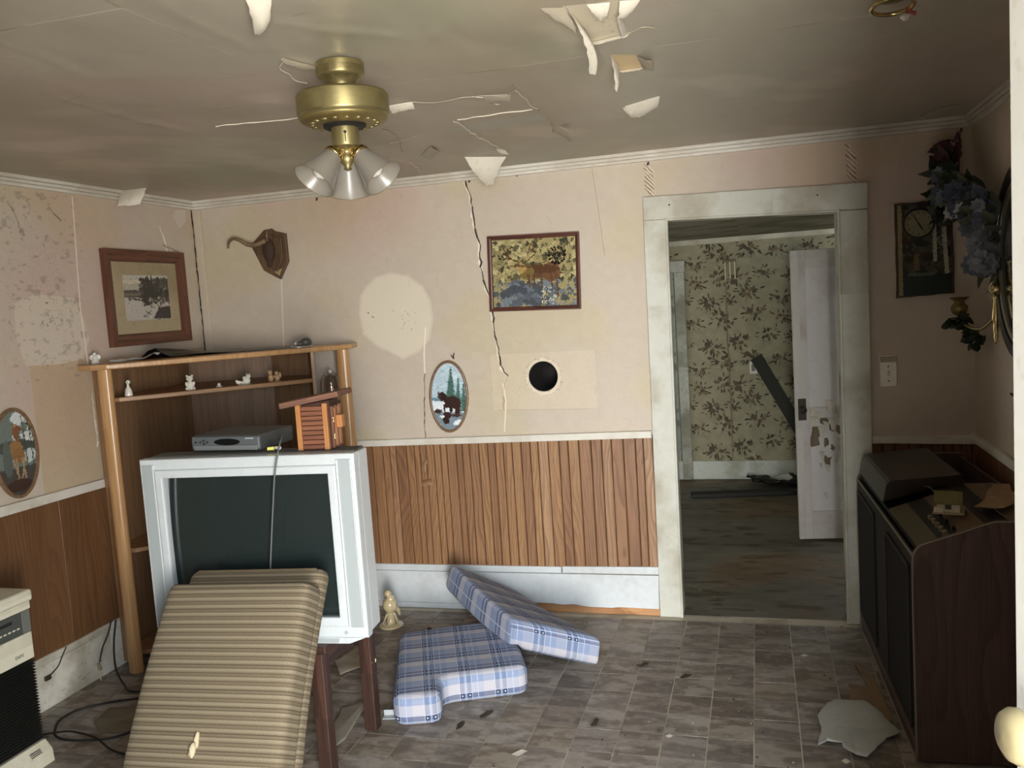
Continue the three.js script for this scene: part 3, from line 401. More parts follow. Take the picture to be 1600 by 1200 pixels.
flap([2.37, H, 0.87], [2.39, H, 0.80], [2.405, 2.347, 0.79], [2.395, 2.346, 0.85], [0, -0.003, 0], 4, 0.003, 20); flap([2.0, H, 0.53], [2.03, H, 0.48], [2.045, 2.34, 0.47], [2.02, 2.34, 0.52], [0, -0.003, 0], 4, 0.003, 21);
// raised lips along the cracks
const lips = [[[1.278, 1.615], [1.431, 1.589], [1.581, 1.564]], [[2.013, 1.581], [2.075, 1.532], [2.181, 1.539], [2.268, 1.527], [2.334, 1.487], [2.369, 1.545], [2.381, 1.612]], [[2.369, 1.545], [2.373, 1.463], [2.368, 1.361], [2.369, 1.225]], [[2.369, 1.225], [2.364, 1.106], [2.363, 0.975], [2.329, 0.781], [2.337, 0.647], [2.345, 0.523]], [[2.215, 1.539], [2.257, 1.493], [2.258, 1.408], [2.264, 1.371]], [[1.765, 1.236], [1.762, 1.138], [1.716, 0.968], [1.634, 0.748]], [[2.042, 1.213], [2.023, 0.882], [2.024, 0.61], [2.029, 0.475]], [[1.905, 2.216], [1.92, 2.173], [1.928, 2.119], [1.942, 2.089]], [[1.89, 2.19], [1.851, 2.118], [1.831, 2.037], [1.835, 1.952]], [[1.667, 0.954], [1.748, 0.995], [1.816, 1.025]], [[1.572, 0.516], [1.478, 0.119]], [[2.803, 1.972], [2.851, 2.007], [2.888, 1.964]], [[2.06, 1.22], [2.2, 1.24], [2.35, 1.23]], [[3.83, 0.16], [3.87, 0.30], [3.95, 0.33]]];
lips.forEach((L, k) => { const r = rng(40 + k), pts = []; for (let i = 0; i + 1 < L.length; i++) { const n = Math.max(2, Math.round(Math.hypot(L[i + 1][0] - L[i][0], L[i + 1][1] - L[i][1]) / 0.04)); for (let j = 0; j < n; j++) pts.push([lerp(L[i][0], L[i + 1][0], j / n) + (r() - 0.5) * 0.012, H - 0.001 - 0.003 * r(), lerp(L[i][1], L[i + 1][1], j / n) + (r() - 0.5) * 0.012]); } pts.push([L[L.length - 1][0], H, L[L.length - 1][1]]); part('crack_lip', tube(pts, k % 3 === 0 ? 0.0024 : 0.0017, pts.length * 3, 5), k % 2 ? flakeGrey : flakeMat, ceiling); });
// ---------------------------------------------------------------- entrance door leaf, swung into the room beside the camera
{
  const o = structGroup('door_2', 'white entrance door standing open beside the viewer, with a pale round knob', 'door');
  o.position.set(3.552, 0.0, 4.19); o.rotation.y = Math.atan2(3.36 - 3.552, 3.37 - 4.19); // local +z runs from the hinge to the free edge
  const m = std({ map: grime('#eeece4', '#cfc8b6', 81, { amount: 0.25 }), roughness: 0.4 }), L = 0.842;
  part('leaf', uvBox(at(new RoundedBoxGeometry(0.04, 2.03, L, 2, 0.003), -0.02, 1.025, L / 2)), m, o);
  const kn = lathe([[0.0, 0.062], [0.014, 0.061], [0.022, 0.056], [0.0265, 0.047], [0.026, 0.038], [0.019, 0.028], [0.011, 0.022], [0.010, 0.006], [0.027, 0.005], [0.029, 0.0]], 32); kn.rotateZ(-Math.PI / 2);
  const side = new THREE.Group(); side.name = 'knob_mount'; kn.scale(0.86, 1.05, 1.05); part('knob', kn, phy({ color: '#948866', roughness: 0.25, clearcoat: 0.4 }), o, [0.0, 1.205, L - 0.075]);
}
// ---------------------------------------------------------------- corner cabinet
const CABT = 1.5;
function boardBetween(p, q, y0, y1, t, grain = 'y', ou = 0) { const dx = q[0] - p[0], dz = q[1] - p[1], L = Math.hypot(dx, dz); const g = uvBox(new RoundedBoxGeometry(L, y1 - y0, t, 2, Math.min(0.002, t / 2.1)), grain, ou, 0); return at(g, (p[0] + q[0]) / 2, (y0 + y1) / 2, (p[1] + q[1]) / 2, 0, -Math.atan2(dz, dx), 0); }
const planSlab = (pts, y0, y1, bevel = 0.004) => { const g = slab(pts.map(([x, z]) => [x, -z]), y1 - y0, bevel); g.rotateX(-Math.PI / 2); g.translate(0, y0, 0); return g; };
{
  const b = [0.35, 0, 0.35], o = thing('corner_cabinet', 'tall honey oak corner cabinet with open shelves behind the television', 'cabinet', b);
  const add = (n, g, m, lab) => { g.translate(-b[0], 0, -b[2]); const q = part(n, g, m, o); if (lab) q.userData.label = lab; return q; };
  const Lp = [0.150, 1.0], Rp = [0.975, 0.19];
  add('top_board', uvBox(planSlab([[0.026, 0.026], [0.985, 0.026], [1.012, 0.15], [0.985, 0.225], [0.195, 1.035], [0.12, 1.05], [0.03, 1.03]], CABT - 0.026, CABT, 0.006), 'x'), oakEdge);
  const pil = (p) => { const g = new THREE.CylinderGeometry(0.036, 0.036, CABT - 0.026, 24, 1); g.scale(1, 1, 0.8); g.translate(p[0], (CABT - 0.026) / 2, p[1]); return uvBox(g, 'y'); };
  const smoothPil = (g) => smooth(g); add('post', smoothPil(pil(Lp)), oakEdge); add('post', smoothPil(pil(Rp)), oakEdge);
  add('side_panel', boardBetween([0.035, 0.93], [0.15, 0.99], 0.02, CABT - 0.026, 0.018), oakMat); add('side_panel', boardBetween([0.93, 0.035], [0.965, 0.18], 0.02, 0.95, 0.018), oakMat);
  add('back_panel', boardBetween([0.034, 0.94], [0.034, 0.22], 0.02, CABT - 0.026, 0.012), oakBack); add('back_panel', boardBetween([0.034, 0.225], [0.45, 0.036], 0.02, CABT - 0.026, 0.012, 'y', 0.2), oakBack); add('back_panel', boardBetween([0.45, 0.034], [0.70, 0.034], 0.02, CABT - 0.026, 0.012, 'y', 0.4), oakBack);
  add('divider', boardBetween([0.695, 0.04], [0.855, 0.30], 0.02, CABT - 0.026, 0.018), oakMat);
  const sh = (y, f = 0) => uvBox(planSlab([[0.045, 0.24], [0.45, 0.045], [0.69, 0.045], [0.845, 0.29], [0.835 - f, 0.315 - f], [0.18, 0.955], [0.14, 0.96], [0.045, 0.9]], y - 0.022, y, 0.004), 'x');
  add('shelf', sh(1.335), oakMat); add('shelf', sh(0.60), oakMat); add('shelf', sh(0.09), oakMat);
  add('side_shelf', uvBox(planSlab([[0.73, 0.045], [0.925, 0.045], [0.955, 0.19], [0.86, 0.29]], 1.205, 1.225, 0.003), 'x'), oakMat);
}
// figurines -------------------------------------------------------
function fig(name, label, pos, ry, geos, mat, group) { return solo(name, label, 'figurine', merge(geos), mat, pos, [0, ry, 0], group); }
const sh1 = 1.3355;
fig('goose_figurine', 'white goose figurine at the left end of the oak shelf', [0.19, sh1, 0.90], 0.4, [lathe([[0, 0], [0.017, 0], [0.019, 0.004], [0.017, 0.022], [0.013, 0.036], [0.007, 0.044], [0.0055, 0.055], [0.006, 0.063], [0, 0.064]], 18), ball(0.0115, 0.004, 0.068, 0.006, 1, 0.95, 1.15), at(new THREE.ConeGeometry(0.004, 0.012, 10), 0.006, 0.067, 0.022, 1.6), ball(0.011, -0.011, 0.026, -0.004, 0.6, 1.3, 1)], ceramicWhite);
fig('seated_bear_figurine', 'pale seated bear figurine near the left seam of the oak shelf', [0.39, sh1, 0.70], 0.6, [ball(0.021, 0, 0.022, 0, 1, 1.1, 0.9), ball(0.016, 0, 0.056, 0, 1.05, 0.95, 0.95), ball(0.006, -0.012, 0.070, 0), ball(0.006, 0.012, 0.070, 0), ball(0.007, 0, 0.053, 0.014), ball(0.009, -0.017, 0.008, 0.014, 0.9, 0.8, 1.3), ball(0.009, 0.017, 0.008, 0.014, 0.9, 0.8, 1.3), ball(0.007, -0.018, 0.032, 0.010, 0.8, 1.5, 0.8), ball(0.007, 0.018, 0.032, 0.010, 0.8, 1.5, 0.8), lathe([[0, 0], [0.024, 0], [0.025, 0.004], [0, 0.005]], 18)], ceramicWhite);
fig('round_trinket', 'tiny white ball trinket in a dish on the oak shelf', [0.485, sh1, 0.60], 0, [ball(0.009, 0, 0.012, 0), lathe([[0, 0], [0.014, 0], [0.017, 0.005], [0.015, 0.005], [0, 0.003]], 18)], ceramicWhite);
fig('kitten_group_figurine', 'low ceramic group of kittens on the oak shelf', [0.575, sh1, 0.515], 0.7, [lathe([[0, 0], [0.034, 0], [0.034, 0.004], [0, 0.005]], 20), ball(0.012, -0.026, 0.013, 0, 1.3, 0.8, 1), ball(0.008, -0.036, 0.020, 0.004), ball(0.017, 0.012, 0.019, 0, 1.2, 1, 1), ball(0.012, 0.022, 0.040, 0.004), ball(0.010, 0.002, 0.034, 0.008), ball(0.004, 0.016, 0.051, 0.002), ball(0.004, 0.029, 0.050, 0.002), ball(0.009, -0.008, 0.012, 0.014, 1.3, 0.8, 1)], ceramicWhite);
fig('squirrel_pair_figurine', 'cream and amber pair of animal figurines at the right of the oak shelf', [0.685, sh1, 0.41], 0.7, [lathe([[0, 0], [0.036, 0], [0.036, 0.004], [0, 0.005]], 20), ball(0.017, -0.016, 0.021, 0, 0.9, 1.15, 1), ball(0.012, -0.018, 0.047, 0.004), ball(0.004, -0.025, 0.058, 0), ball(0.004, -0.011, 0.058, 0), ball(0.016, 0.016, 0.019, 0, 0.9, 1.15, 1), ball(0.011, 0.014, 0.043, 0.004), ball(0.010, 0.032, 0.030, -0.004, 0.7, 1.7, 0.8), ball(0.008, 0, 0.026, 0.014)], ceramicGold);
{ // glass dome
  const o = thing('glass_dome', 'clear glass dome with a small figure inside, right bay of cabinet', 'ornament', [0.872, 1.2255, 0.152]);
  part('base', lathe([[0, 0], [0.062, 0], [0.064, 0.006], [0.060, 0.012], [0, 0.012]], 32), oakMat, o);
  part('bell', lathe([[0.056, 0.012], [0.056, 0.07], [0.050, 0.095], [0.034, 0.115], [0.012, 0.123], [0.0, 0.124], [0.0, 0.1215], [0.011, 0.1205], [0.032, 0.113], [0.048, 0.094], [0.0535, 0.07], [0.0535, 0.012]], 32), phy({ color: '#ffffff', transmission: 1, roughness: 0.03, thickness: 0.002, ior: 1.45 }), o);
  part('finial', ball(0.009, 0, 0.131, 0), ceramicWhite, o); part('inner_figure', merge(ball(0.014, 0, 0.03, 0, 1, 1.2, 1), ball(0.010, 0.002, 0.053, 0.003), ball(0.007, 0.012, 0.022, 0.008)), ceramicGold, o);
}
fig('angel_figurine', 'small clear angel figurine at left corner on cabinet top', [0.075, CABT + 0.0005, 0.965], 0.5, [lathe([[0, 0], [0.020, 0], [0.018, 0.012], [0.009, 0.034], [0.006, 0.040], [0, 0.041]], 18), ball(0.0095, 0, 0.047, 0), ball(0.011, -0.013, 0.032, -0.004, 1.1, 1.2, 0.3), ball(0.011, 0.013, 0.032, -0.004, 1.1, 1.2, 0.3)], phy({ color: '#cfd0c8', roughness: 0.15, clearcoat: 0.6 }));
{ // sleeping cat on the cabinet top
  const o = thing('cat_figurine', 'grey sleeping cat figurine with silver trim on top of cabinet', 'figurine', [0.80, CABT + 0.0005, 0.295], 0.8);
  part('plinth', lathe([[0, 0], [0.05, 0], [0.052, 0.004], [0.048, 0.008], [0, 0.008]], 28).scale(1.25, 1, 0.7), phy({ color: '#c9cbc8', roughness: 0.2, metalness: 0.7 }), o);
  part('body', merge(ball(0.024, 0.022, 0.026, 0, 1.25, 0.95, 1), ball(0.016, -0.012, 0.020, 0.004, 1.3, 0.85, 1)), std({ color: '#4a4a46', roughness: 0.4 }), o); part('head', merge(ball(0.015, -0.038, 0.023, 0.006), at(new THREE.ConeGeometry(0.005, 0.011, 8), -0.045, 0.039, 0.0), at(new THREE.ConeGeometry(0.005, 0.011, 8), -0.034, 0.040, 0.010)), std({ color: '#8d8f8c', roughness: 0.3, metalness: 0.4 }), o);
}
{ // dark sheet and papers lying on the cabinet top
  const n = 26, mk = (pts, fn) => { const pos = [], idx = []; for (let j = 0; j <= 8; j++) for (let i = 0; i <= n; i++) { const s = i / n, t = j / 8, x = lerp(lerp(pts[0][0], pts[1][0], s), lerp(pts[3][0], pts[2][0], s), t), z = lerp(lerp(pts[0][1], pts[1][1], s), lerp(pts[3][1], pts[2][1], s), t); pos.push(x, CABT + 0.0016 + fn(s, t), z); } for (let j = 0; j < 8; j++) for (let i = 0; i < n; i++) { const k = j * (n + 1) + i, l = k + n + 1; idx.push(k, l, k + 1, k + 1, l, l + 1); } const g = new THREE.BufferGeometry(); g.setAttribute('position', new THREE.Float32BufferAttribute(pos, 3)); g.setIndex(idx); g.computeVertexNormals(); return g; };
  solo('dark_plastic_sheet', 'rumpled black plastic sheet lying along the back of cabinet top', 'sheet', mk([[0.06, 0.84], [0.74, 0.30], [0.62, 0.06], [0.06, 0.30]], (s, t) => 0.020 * Math.pow(Math.sin(Math.PI * (s * 1.0)), 2) * fbm(s * 6, t * 4, 2) + 0.05 * Math.exp(-Math.pow((s - 0.22) / 0.05, 2)) * (1 - t)), std({ color: '#1b1c1d', roughness: 0.35, side: THREE.DoubleSide }));
  solo('silver_paper', 'pale crumpled paper strip beside the angel on cabinet top', 'paper', mk([[0.13, 0.94], [0.30, 0.80], [0.27, 0.74], [0.10, 0.86]], (s, t) => 0.016 * fbm(s * 5 + 3, t * 3, 2) + 0.022 * Math.exp(-Math.pow((s - 0.9) / 0.15, 2))), std({ color: '#cfd3d4', roughness: 0.5, side: THREE.DoubleSide }));
}
// things in the gap between cabinet post and television
solo('cloth_bundle', 'crumpled grey cloth bundle on the low cabinet shelf', 'cloth', (() => { const g = new THREE.IcosahedronGeometry(0.075, 4), p = g.attributes.position; for (let i = 0; i < p.count; i++) { const x = p.getX(i), y = p.getY(i), z = p.getZ(i), k = 0.8 + 0.5 * fbm(x * 30 + 9, y * 30 + z * 20, 3); p.setXYZ(i, x * k, Math.max(y * k, -0.055), z * k); } g.computeVertexNormals(); return smooth(g); })(), std({ color: '#777a84', roughness: 0.8 }), [0.33, 0.656, 0.70]);
fig('urn_ornament', 'dark glossy urn ornament on the low cabinet shelf', [0.30, 0.0905, 0.70], 0, [lathe([[0, 0], [0.05, 0], [0.05, 0.02], [0.03, 0.04], [0.06, 0.12], [0.075, 0.2], [0.06, 0.27], [0.035, 0.31], [0.045, 0.34], [0, 0.34]], 28)], phy({ color: '#4d4544', roughness: 0.3, clearcoat: 0.4 }));

// ---------------------------------------------------------------- television on its stand
const silver = std({ map: grime('#c9cecf', '#b0b5b3', 91, { amount: 0.2, size: 0.6, spots: 0.3 }), roughness: 0.34, metalness: 0.1 });
const silverDark = std({ color: '#a7aeae', roughness: 0.4, metalness: 0.15 }), tvBlack = std({ color: '#26282a', roughness: 0.5 });
{
  const o = thing('television', 'large silver tube television with a dark blank screen', 'television', [1.347, 0.503, 1.735], 0.095);
  const w = 0.41, h = 0.68, sx0 = -0.318, sx1 = 0.313, sy0 = 0.098, sy1 = 0.612;
  const ff = part('front_frame', uvBox(at(slab([[-w, 0.02], [w, 0.02], [w, h], [-w, h]], 0.05, 0.006, [[[sx0 - 0.01, sy0 - 0.01], [sx0 - 0.01, sy1 + 0.01], [sx1 + 0.01, sy1 + 0.01], [sx1 + 0.01, sy0 - 0.01]]]), 0, 0, -0.05)), silver, o);
  part('screen_bezel', uvBox(at(slab([[sx0 - 0.03, sy0 - 0.035], [sx1 + 0.03, sy0 - 0.035], [sx1 + 0.03, sy1 + 0.03], [sx0 - 0.03, sy1 + 0.03]], 0.02, 0.005, [[[sx0, sy0], [sx0, sy1], [sx1, sy1], [sx1, sy0]]]), 0, 0, -0.008)), silver, o);
  for (const s of [-1, 1]) { const x0 = s < 0 ? -w + 0.012 : sx1 + 0.034, x1 = s < 0 ? sx0 - 0.034 : w - 0.012; part('speaker_grille', uvBox(slab([[x0, 0.06], [x1, 0.06], [x1, h - 0.02], [x0, h - 0.02]], 0.006, 0.002)), silverDark, ff); part('grille_edge', uvBox(slab([[s < 0 ? x1 - 0.004 : x0 - 0.002, 0.06], [s < 0 ? x1 + 0.002 : x0 + 0.004, 0.06], [s < 0 ? x1 + 0.002 : x0 + 0.004, h - 0.02], [s < 0 ? x1 - 0.004 : x0 - 0.002, h - 0.02]], 0.010, 0.002)), silver, ff); }
  part('screen_surround', at(slab([[sx0 - 0.008, sy0 - 0.008], [sx1 + 0.008, sy0 - 0.008], [sx1 + 0.008, sy1 + 0.008], [sx0 - 0.008, sy1 + 0.008]], 0.006), 0, 0, -0.046), tvBlack, o);
  const sg = new THREE.PlaneGeometry(sx1 - sx0 + 0.006, sy1 - sy0 + 0.006, 24, 20), p = sg.attributes.position; for (let i = 0; i < p.count; i++) { const a = p.getX(i) / 0.32, b = p.getY(i) / 0.26; p.setZ(i, 0.022 * (1 - 0.5 * a * a - 0.5 * b * b)); } sg.computeVertexNormals(); sg.translate((sx0 + sx1) / 2, (sy0 + sy1) / 2, -0.034);
  part('screen', sg, phy({ color: '#222a29', roughness: 0.16, clearcoat: 0.6, clearcoatRoughness: 0.08 }), o);
  part('side_shell', uvBox(at(new RoundedBoxGeometry(2 * w - 0.004, h - 0.03, 0.09, 2, 0.006), 0, h / 2 + 0.012, -0.094)), silver, o);
  const fr = new THREE.CylinderGeometry(0.27 * Math.SQRT2, 0.385 * Math.SQRT2, 0.36, 4, 1, false, Math.PI / 4); fr.rotateX(-Math.PI / 2); fr.scale(1, 0.80, 1); fr.translate(0, h / 2 + 0.005, -0.32); part('rear_housing', fr.toNonIndexed(), std({ color: '#3a3c3d', roughness: 0.6 }), o); fr.computeVertexNormals();
  const lip = part('bottom_lip', uvBox(at(slab([[-w + 0.01, 0.022], [-w + 0.07, 0.0], [w - 0.07, 0.0], [w - 0.01, 0.022]], 0.06, 0.002), 0, 0, -0.056)), silver, o); part('control_strip', at(slab([[-0.30, 0.004], [0.30, 0.004], [0.305, 0.019], [-0.305, 0.019]], 0.003), 0, 0, 0.003), silverDark, lip);
  part('power_button', at(new THREE.CylinderGeometry(0.006, 0.006, 0.006, 16), 0.33, 0.04, 0.002, Math.PI / 2), silverDark, ff);
  part('top_panel', uvBox(at(new RoundedBoxGeometry(2 * w - 0.03, 0.006, 0.085, 1, 0.002), 0, h + 0.0, -0.096)), std({ color: '#55534d', roughness: 0.75 }), o);
}
{
  const o = thing('tv_stand', 'dark brown wooden stand with square legs under the television', 'stand', [1.278, 0, 1.535]);
  part('top', rbox(0.66, 0.028, 0.42, 0.004, 'x'), darkWood, o, [0, 0.4885, 0.0]);
  for (const [x, z] of [[0.29, 0.185], [0.29, -0.185], [-0.29, 0.185], [-0.29, -0.185]]) part('leg', rbox(0.05, 0.474, 0.05, 0.004), darkWood, o, [x, 0.237, z]);
  for (const z of [0.185, -0.185]) part('apron', rbox(0.53, 0.07, 0.02, 0.003, 'x'), darkWood, o, [0, 0.437, z]); for (const x of [0.29, -0.29]) part('apron', rbox(0.02, 0.07, 0.32, 0.003, 'z'), darkWood, o, [x, 0.437, 0]);
  part('hook', tube([[0.31, 0.30, -0.185], [0.325, 0.295, -0.18], [0.325, 0.28, -0.176], [0.315, 0.278, -0.176]], 0.003, 16, 6), brassBright, o);
}
{ // receiver box on the television
  const o = thing('receiver_box', 'dark grey set top receiver lying on the television', 'receiver', [1.215, 1.1865, 1.575], -0.02), g1 = std({ color: '#55585a', roughness: 0.5 }), g2 = std({ color: '#3b3d3e', roughness: 0.55 });
  part('case', rbox(0.285, 0.058, 0.225, 0.004), g2, o, [0, 0.031, -0.055]); part('front_panel', rbox(0.29, 0.050, 0.016, 0.006), g1, o, [0, 0.031, 0.060]); part('lower_flap', rbox(0.27, 0.018, 0.006, 0.002), std({ color: '#6d7070', roughness: 0.5 }), o, [0.002, 0.0145, 0.070]);
  const oval = slab(ellipse(0.055, 0.0125, 40), 0.003, 0.001); part('display_window', oval, std({ color: '#101213', roughness: 0.15 }), o, [0.01, 0.036, 0.068]);
  for (const [x, y] of [[-0.125, 0.036], [-0.105, 0.036], [-0.09, 0.030], [-0.09, 0.042], [-0.075, 0.036]]) part('button', at(new THREE.CylinderGeometry(0.0042, 0.0042, 0.004, 12), x, y, 0.069, Math.PI / 2), tvBlack, o);
  part('brand_strip', new THREE.BoxGeometry(0.035, 0.004, 0.001), std({ color: '#a9acad', roughness: 0.4 }), o, [0.105, 0.048, 0.0685]);
  for (const [x, z] of [[-0.12, 0.04], [0.12, 0.04], [-0.12, -0.08], [0.12, -0.08]]) part('foot', new THREE.CylinderGeometry(0.01, 0.01, 0.004, 12), tvBlack, o, [x, 0.002, z]);
}
{ // cable from the receiver, over the television front, with yellow plugs
  const o = thing('av_cable', 'thin grey cable hanging down the television screen', 'cable', [1.43, 1.188, 1.66]);
  part('wire', tube([[-0.06, 0.02, -0.13], [0.0, 0.04, -0.05], [0.055, 0.055, 0.04], [0.068, 0.025, 0.085], [0.058, -0.05, 0.105], [0.036, -0.18, 0.105], [0.015, -0.33, 0.108], [0.0, -0.47, 0.115]], 0.0032, 60, 7), std({ color: '#5a5c5a', roughness: 0.5 }), o);
  part('plug', at(new THREE.CylinderGeometry(0.006, 0.007, 0.024, 12), -0.02, 0.009, -0.005, 0, 0.4, Math.PI / 2), std({ color: '#d8d36a', roughness: 0.4 }), o).userData.label = 'yellow plug'; part('plug', at(new THREE.CylinderGeometry(0.0055, 0.0065, 0.022, 12), 0.004, 0.010, -0.012, 0, -0.3, Math.PI / 2), std({ color: '#d7d7d2', roughness: 0.35 }), o).userData.label = 'white plug';
}
{ // toy log house on the television
  const o = thing('wooden_toy_house', 'small reddish wooden slatted house with a slanted roof on the television', 'toy house', [1.575, 1.1865, 1.585], 0.12);
  const red = std({ map: woodTex(21, '#86553c', '#734631', '#4f2d1f', { freq: 80 }), roughness: 0.55 }), org = std({ map: woodTex(22, '#b07a48', '#9f693a', '#7a4c28', { freq: 80 }), roughness: 0.5 }), rf = std({ map: woodTex(23, '#7d5744', '#6d4a3a', '#4b3127', { freq: 60 }), roughness: 0.7 });
  part('core', (() => { const g = slab([[-0.06, 0.0], [0.06, 0.0], [0.06, 0.175], [-0.06, 0.158]], 0.09); g.translate(0, 0, -0.045); return uvBox(g, 'x'); })(), std({ color: '#3a1f14', roughness: 0.8 }), o);
  for (let k = 0; k < 9; k++) part('slat', rbox(0.095, 0.0155, 0.010, 0.003, 'x', k * 0.1, k * 0.07), red, o, [0.0, 0.010 + k * 0.0172, 0.048]);
  for (const x of [-0.056, 0.044]) part('corner_post', rbox(0.018, 0.166, 0.016, 0.002), org, o, [x, 0.083, 0.05]);
  for (let k = 0; k < 5; k++) part('side_board', rbox(0.010, 0.15 - 0.012 * (k % 2), 0.015, 0.002, 'y', k * 0.1), k % 2 ? org : red, o, [0.064, 0.077, 0.034 - k * 0.018]);
  part('side_box', rbox(0.022, 0.045, 0.03, 0.002), org, o, [0.08, 0.095, 0.0]); for (const y of [0.045, 0.105]) part('hinge', rbox(0.004, 0.02, 0.006, 0.001), brassBright, o, [0.0695, y, 0.043]);
  part('roof', rbox(0.225, 0.021, 0.15, 0.004, 'x'), rf, o, [-0.006, 0.1805, 0.0], [0, 0, 0.155]);
}
// ---------------------------------------------------------------- cushions
// soft box: x width, y thickness, z length; warp(p) bends it into place
function softBox(w, t, l, r, puff, warp, nx = 28, ny = 10, nz = 32) {
  const g = new THREE.BoxGeometry(w, t, l, nx, ny, nz), p = g.attributes.position, uv = g.attributes.uv, n = g.attributes.normal, v = new THREE.Vector3(), c = new THREE.Vector3();
  for (let i = 0; i < p.count; i++) {
    v.fromBufferAttribute(p, i); const ax = Math.abs(n.getX(i)), ay = Math.abs(n.getY(i));
    if (ay > 0.5) uv.setXY(i, v.x, v.z); else if (ax > 0.5) uv.setXY(i, v.y + 0.31, v.z); else uv.setXY(i, v.x, v.y + 0.17);
    c.set(clamp(v.x, -w / 2 + r, w / 2 - r), clamp(v.y, -t / 2 + r, t / 2 - r), clamp(v.z, -l / 2 + r, l / 2 - r)); const d = v.clone().sub(c); if (d.length() > 1e-9) v.copy(c).addScaledVector(d.normalize(), r);
    const a = 1 - Math.pow(Math.abs(2 * v.x / w), 4), b = 1 - Math.pow(Math.abs(2 * v.z / l), 4); v.y += Math.sign(v.y) * puff * Math.max(a, 0) * Math.max(b, 0);
    if (warp) warp(v); p.setXYZ(i, v.x, v.y, v.z);
  }
  return smooth(g);
}
const tanTint = '#cbc8c2', tanTex = scaled(ctex(cnv(512, 512, (g, w, h) => { // 0.12 m square: broken stripes across, fine vertical weave
  g.fillStyle = '#9d8f78'; g.fillRect(0, 0, w, h); const r = rng(2);
  const rows = 5, rh = h / rows;
  for (let k = 0; k < rows; k++) { const y = k * rh; g.fillStyle = '#b5a88f'; g.fillRect(0, y, w, rh * 0.30); g.fillStyle = k % 2 ? '#6e604a' : '#7a6b53'; g.fillRect(0, y + rh * 0.30, w, rh * 0.12); g.fillStyle = '#94866e'; g.fillRect(0, y + rh * 0.42, w, rh * 0.26); g.fillStyle = k % 2 ? '#63563f' : '#72644c'; g.fillRect(0, y + rh * 0.68, w, rh * 0.14); }
  for (let i = 0; i < 24; i++) { const x = i * w / 24; g.fillStyle = 'rgba(78,66,48,0.45)'; g.fillRect(x, 0, w / 24 * 0.38, h); g.fillStyle = 'rgba(214,206,188,0.2)'; g.fillRect(x + w / 24 * 0.5, 0, w / 24 * 0.3, h); }
  speckle(g, w, h, (x, y, o) => { const f = (vn(x / 2.5, y / 2.5) - 0.5) * 34; o[0] += f; o[1] += f; o[2] += f; });
})), 0.125, 0.125);
const tanMat = std({ map: tanTex, color: tanTint, roughness: 0.95, bumpMap: scaled(ctex(cnv(128, 128, (g) => { g.fillStyle = '#555'; g.fillRect(0, 0, 128, 128); g.fillStyle = '#bbb'; for (let i = 0; i < 5; i++) g.fillRect(0, i * 25.6, 128, 13); }), false), 0.125, 0.125), bumpScale: 0.0015 });
const tanPipe = std({ map: tanTex, color: '#b3aa9a', roughness: 0.95 });
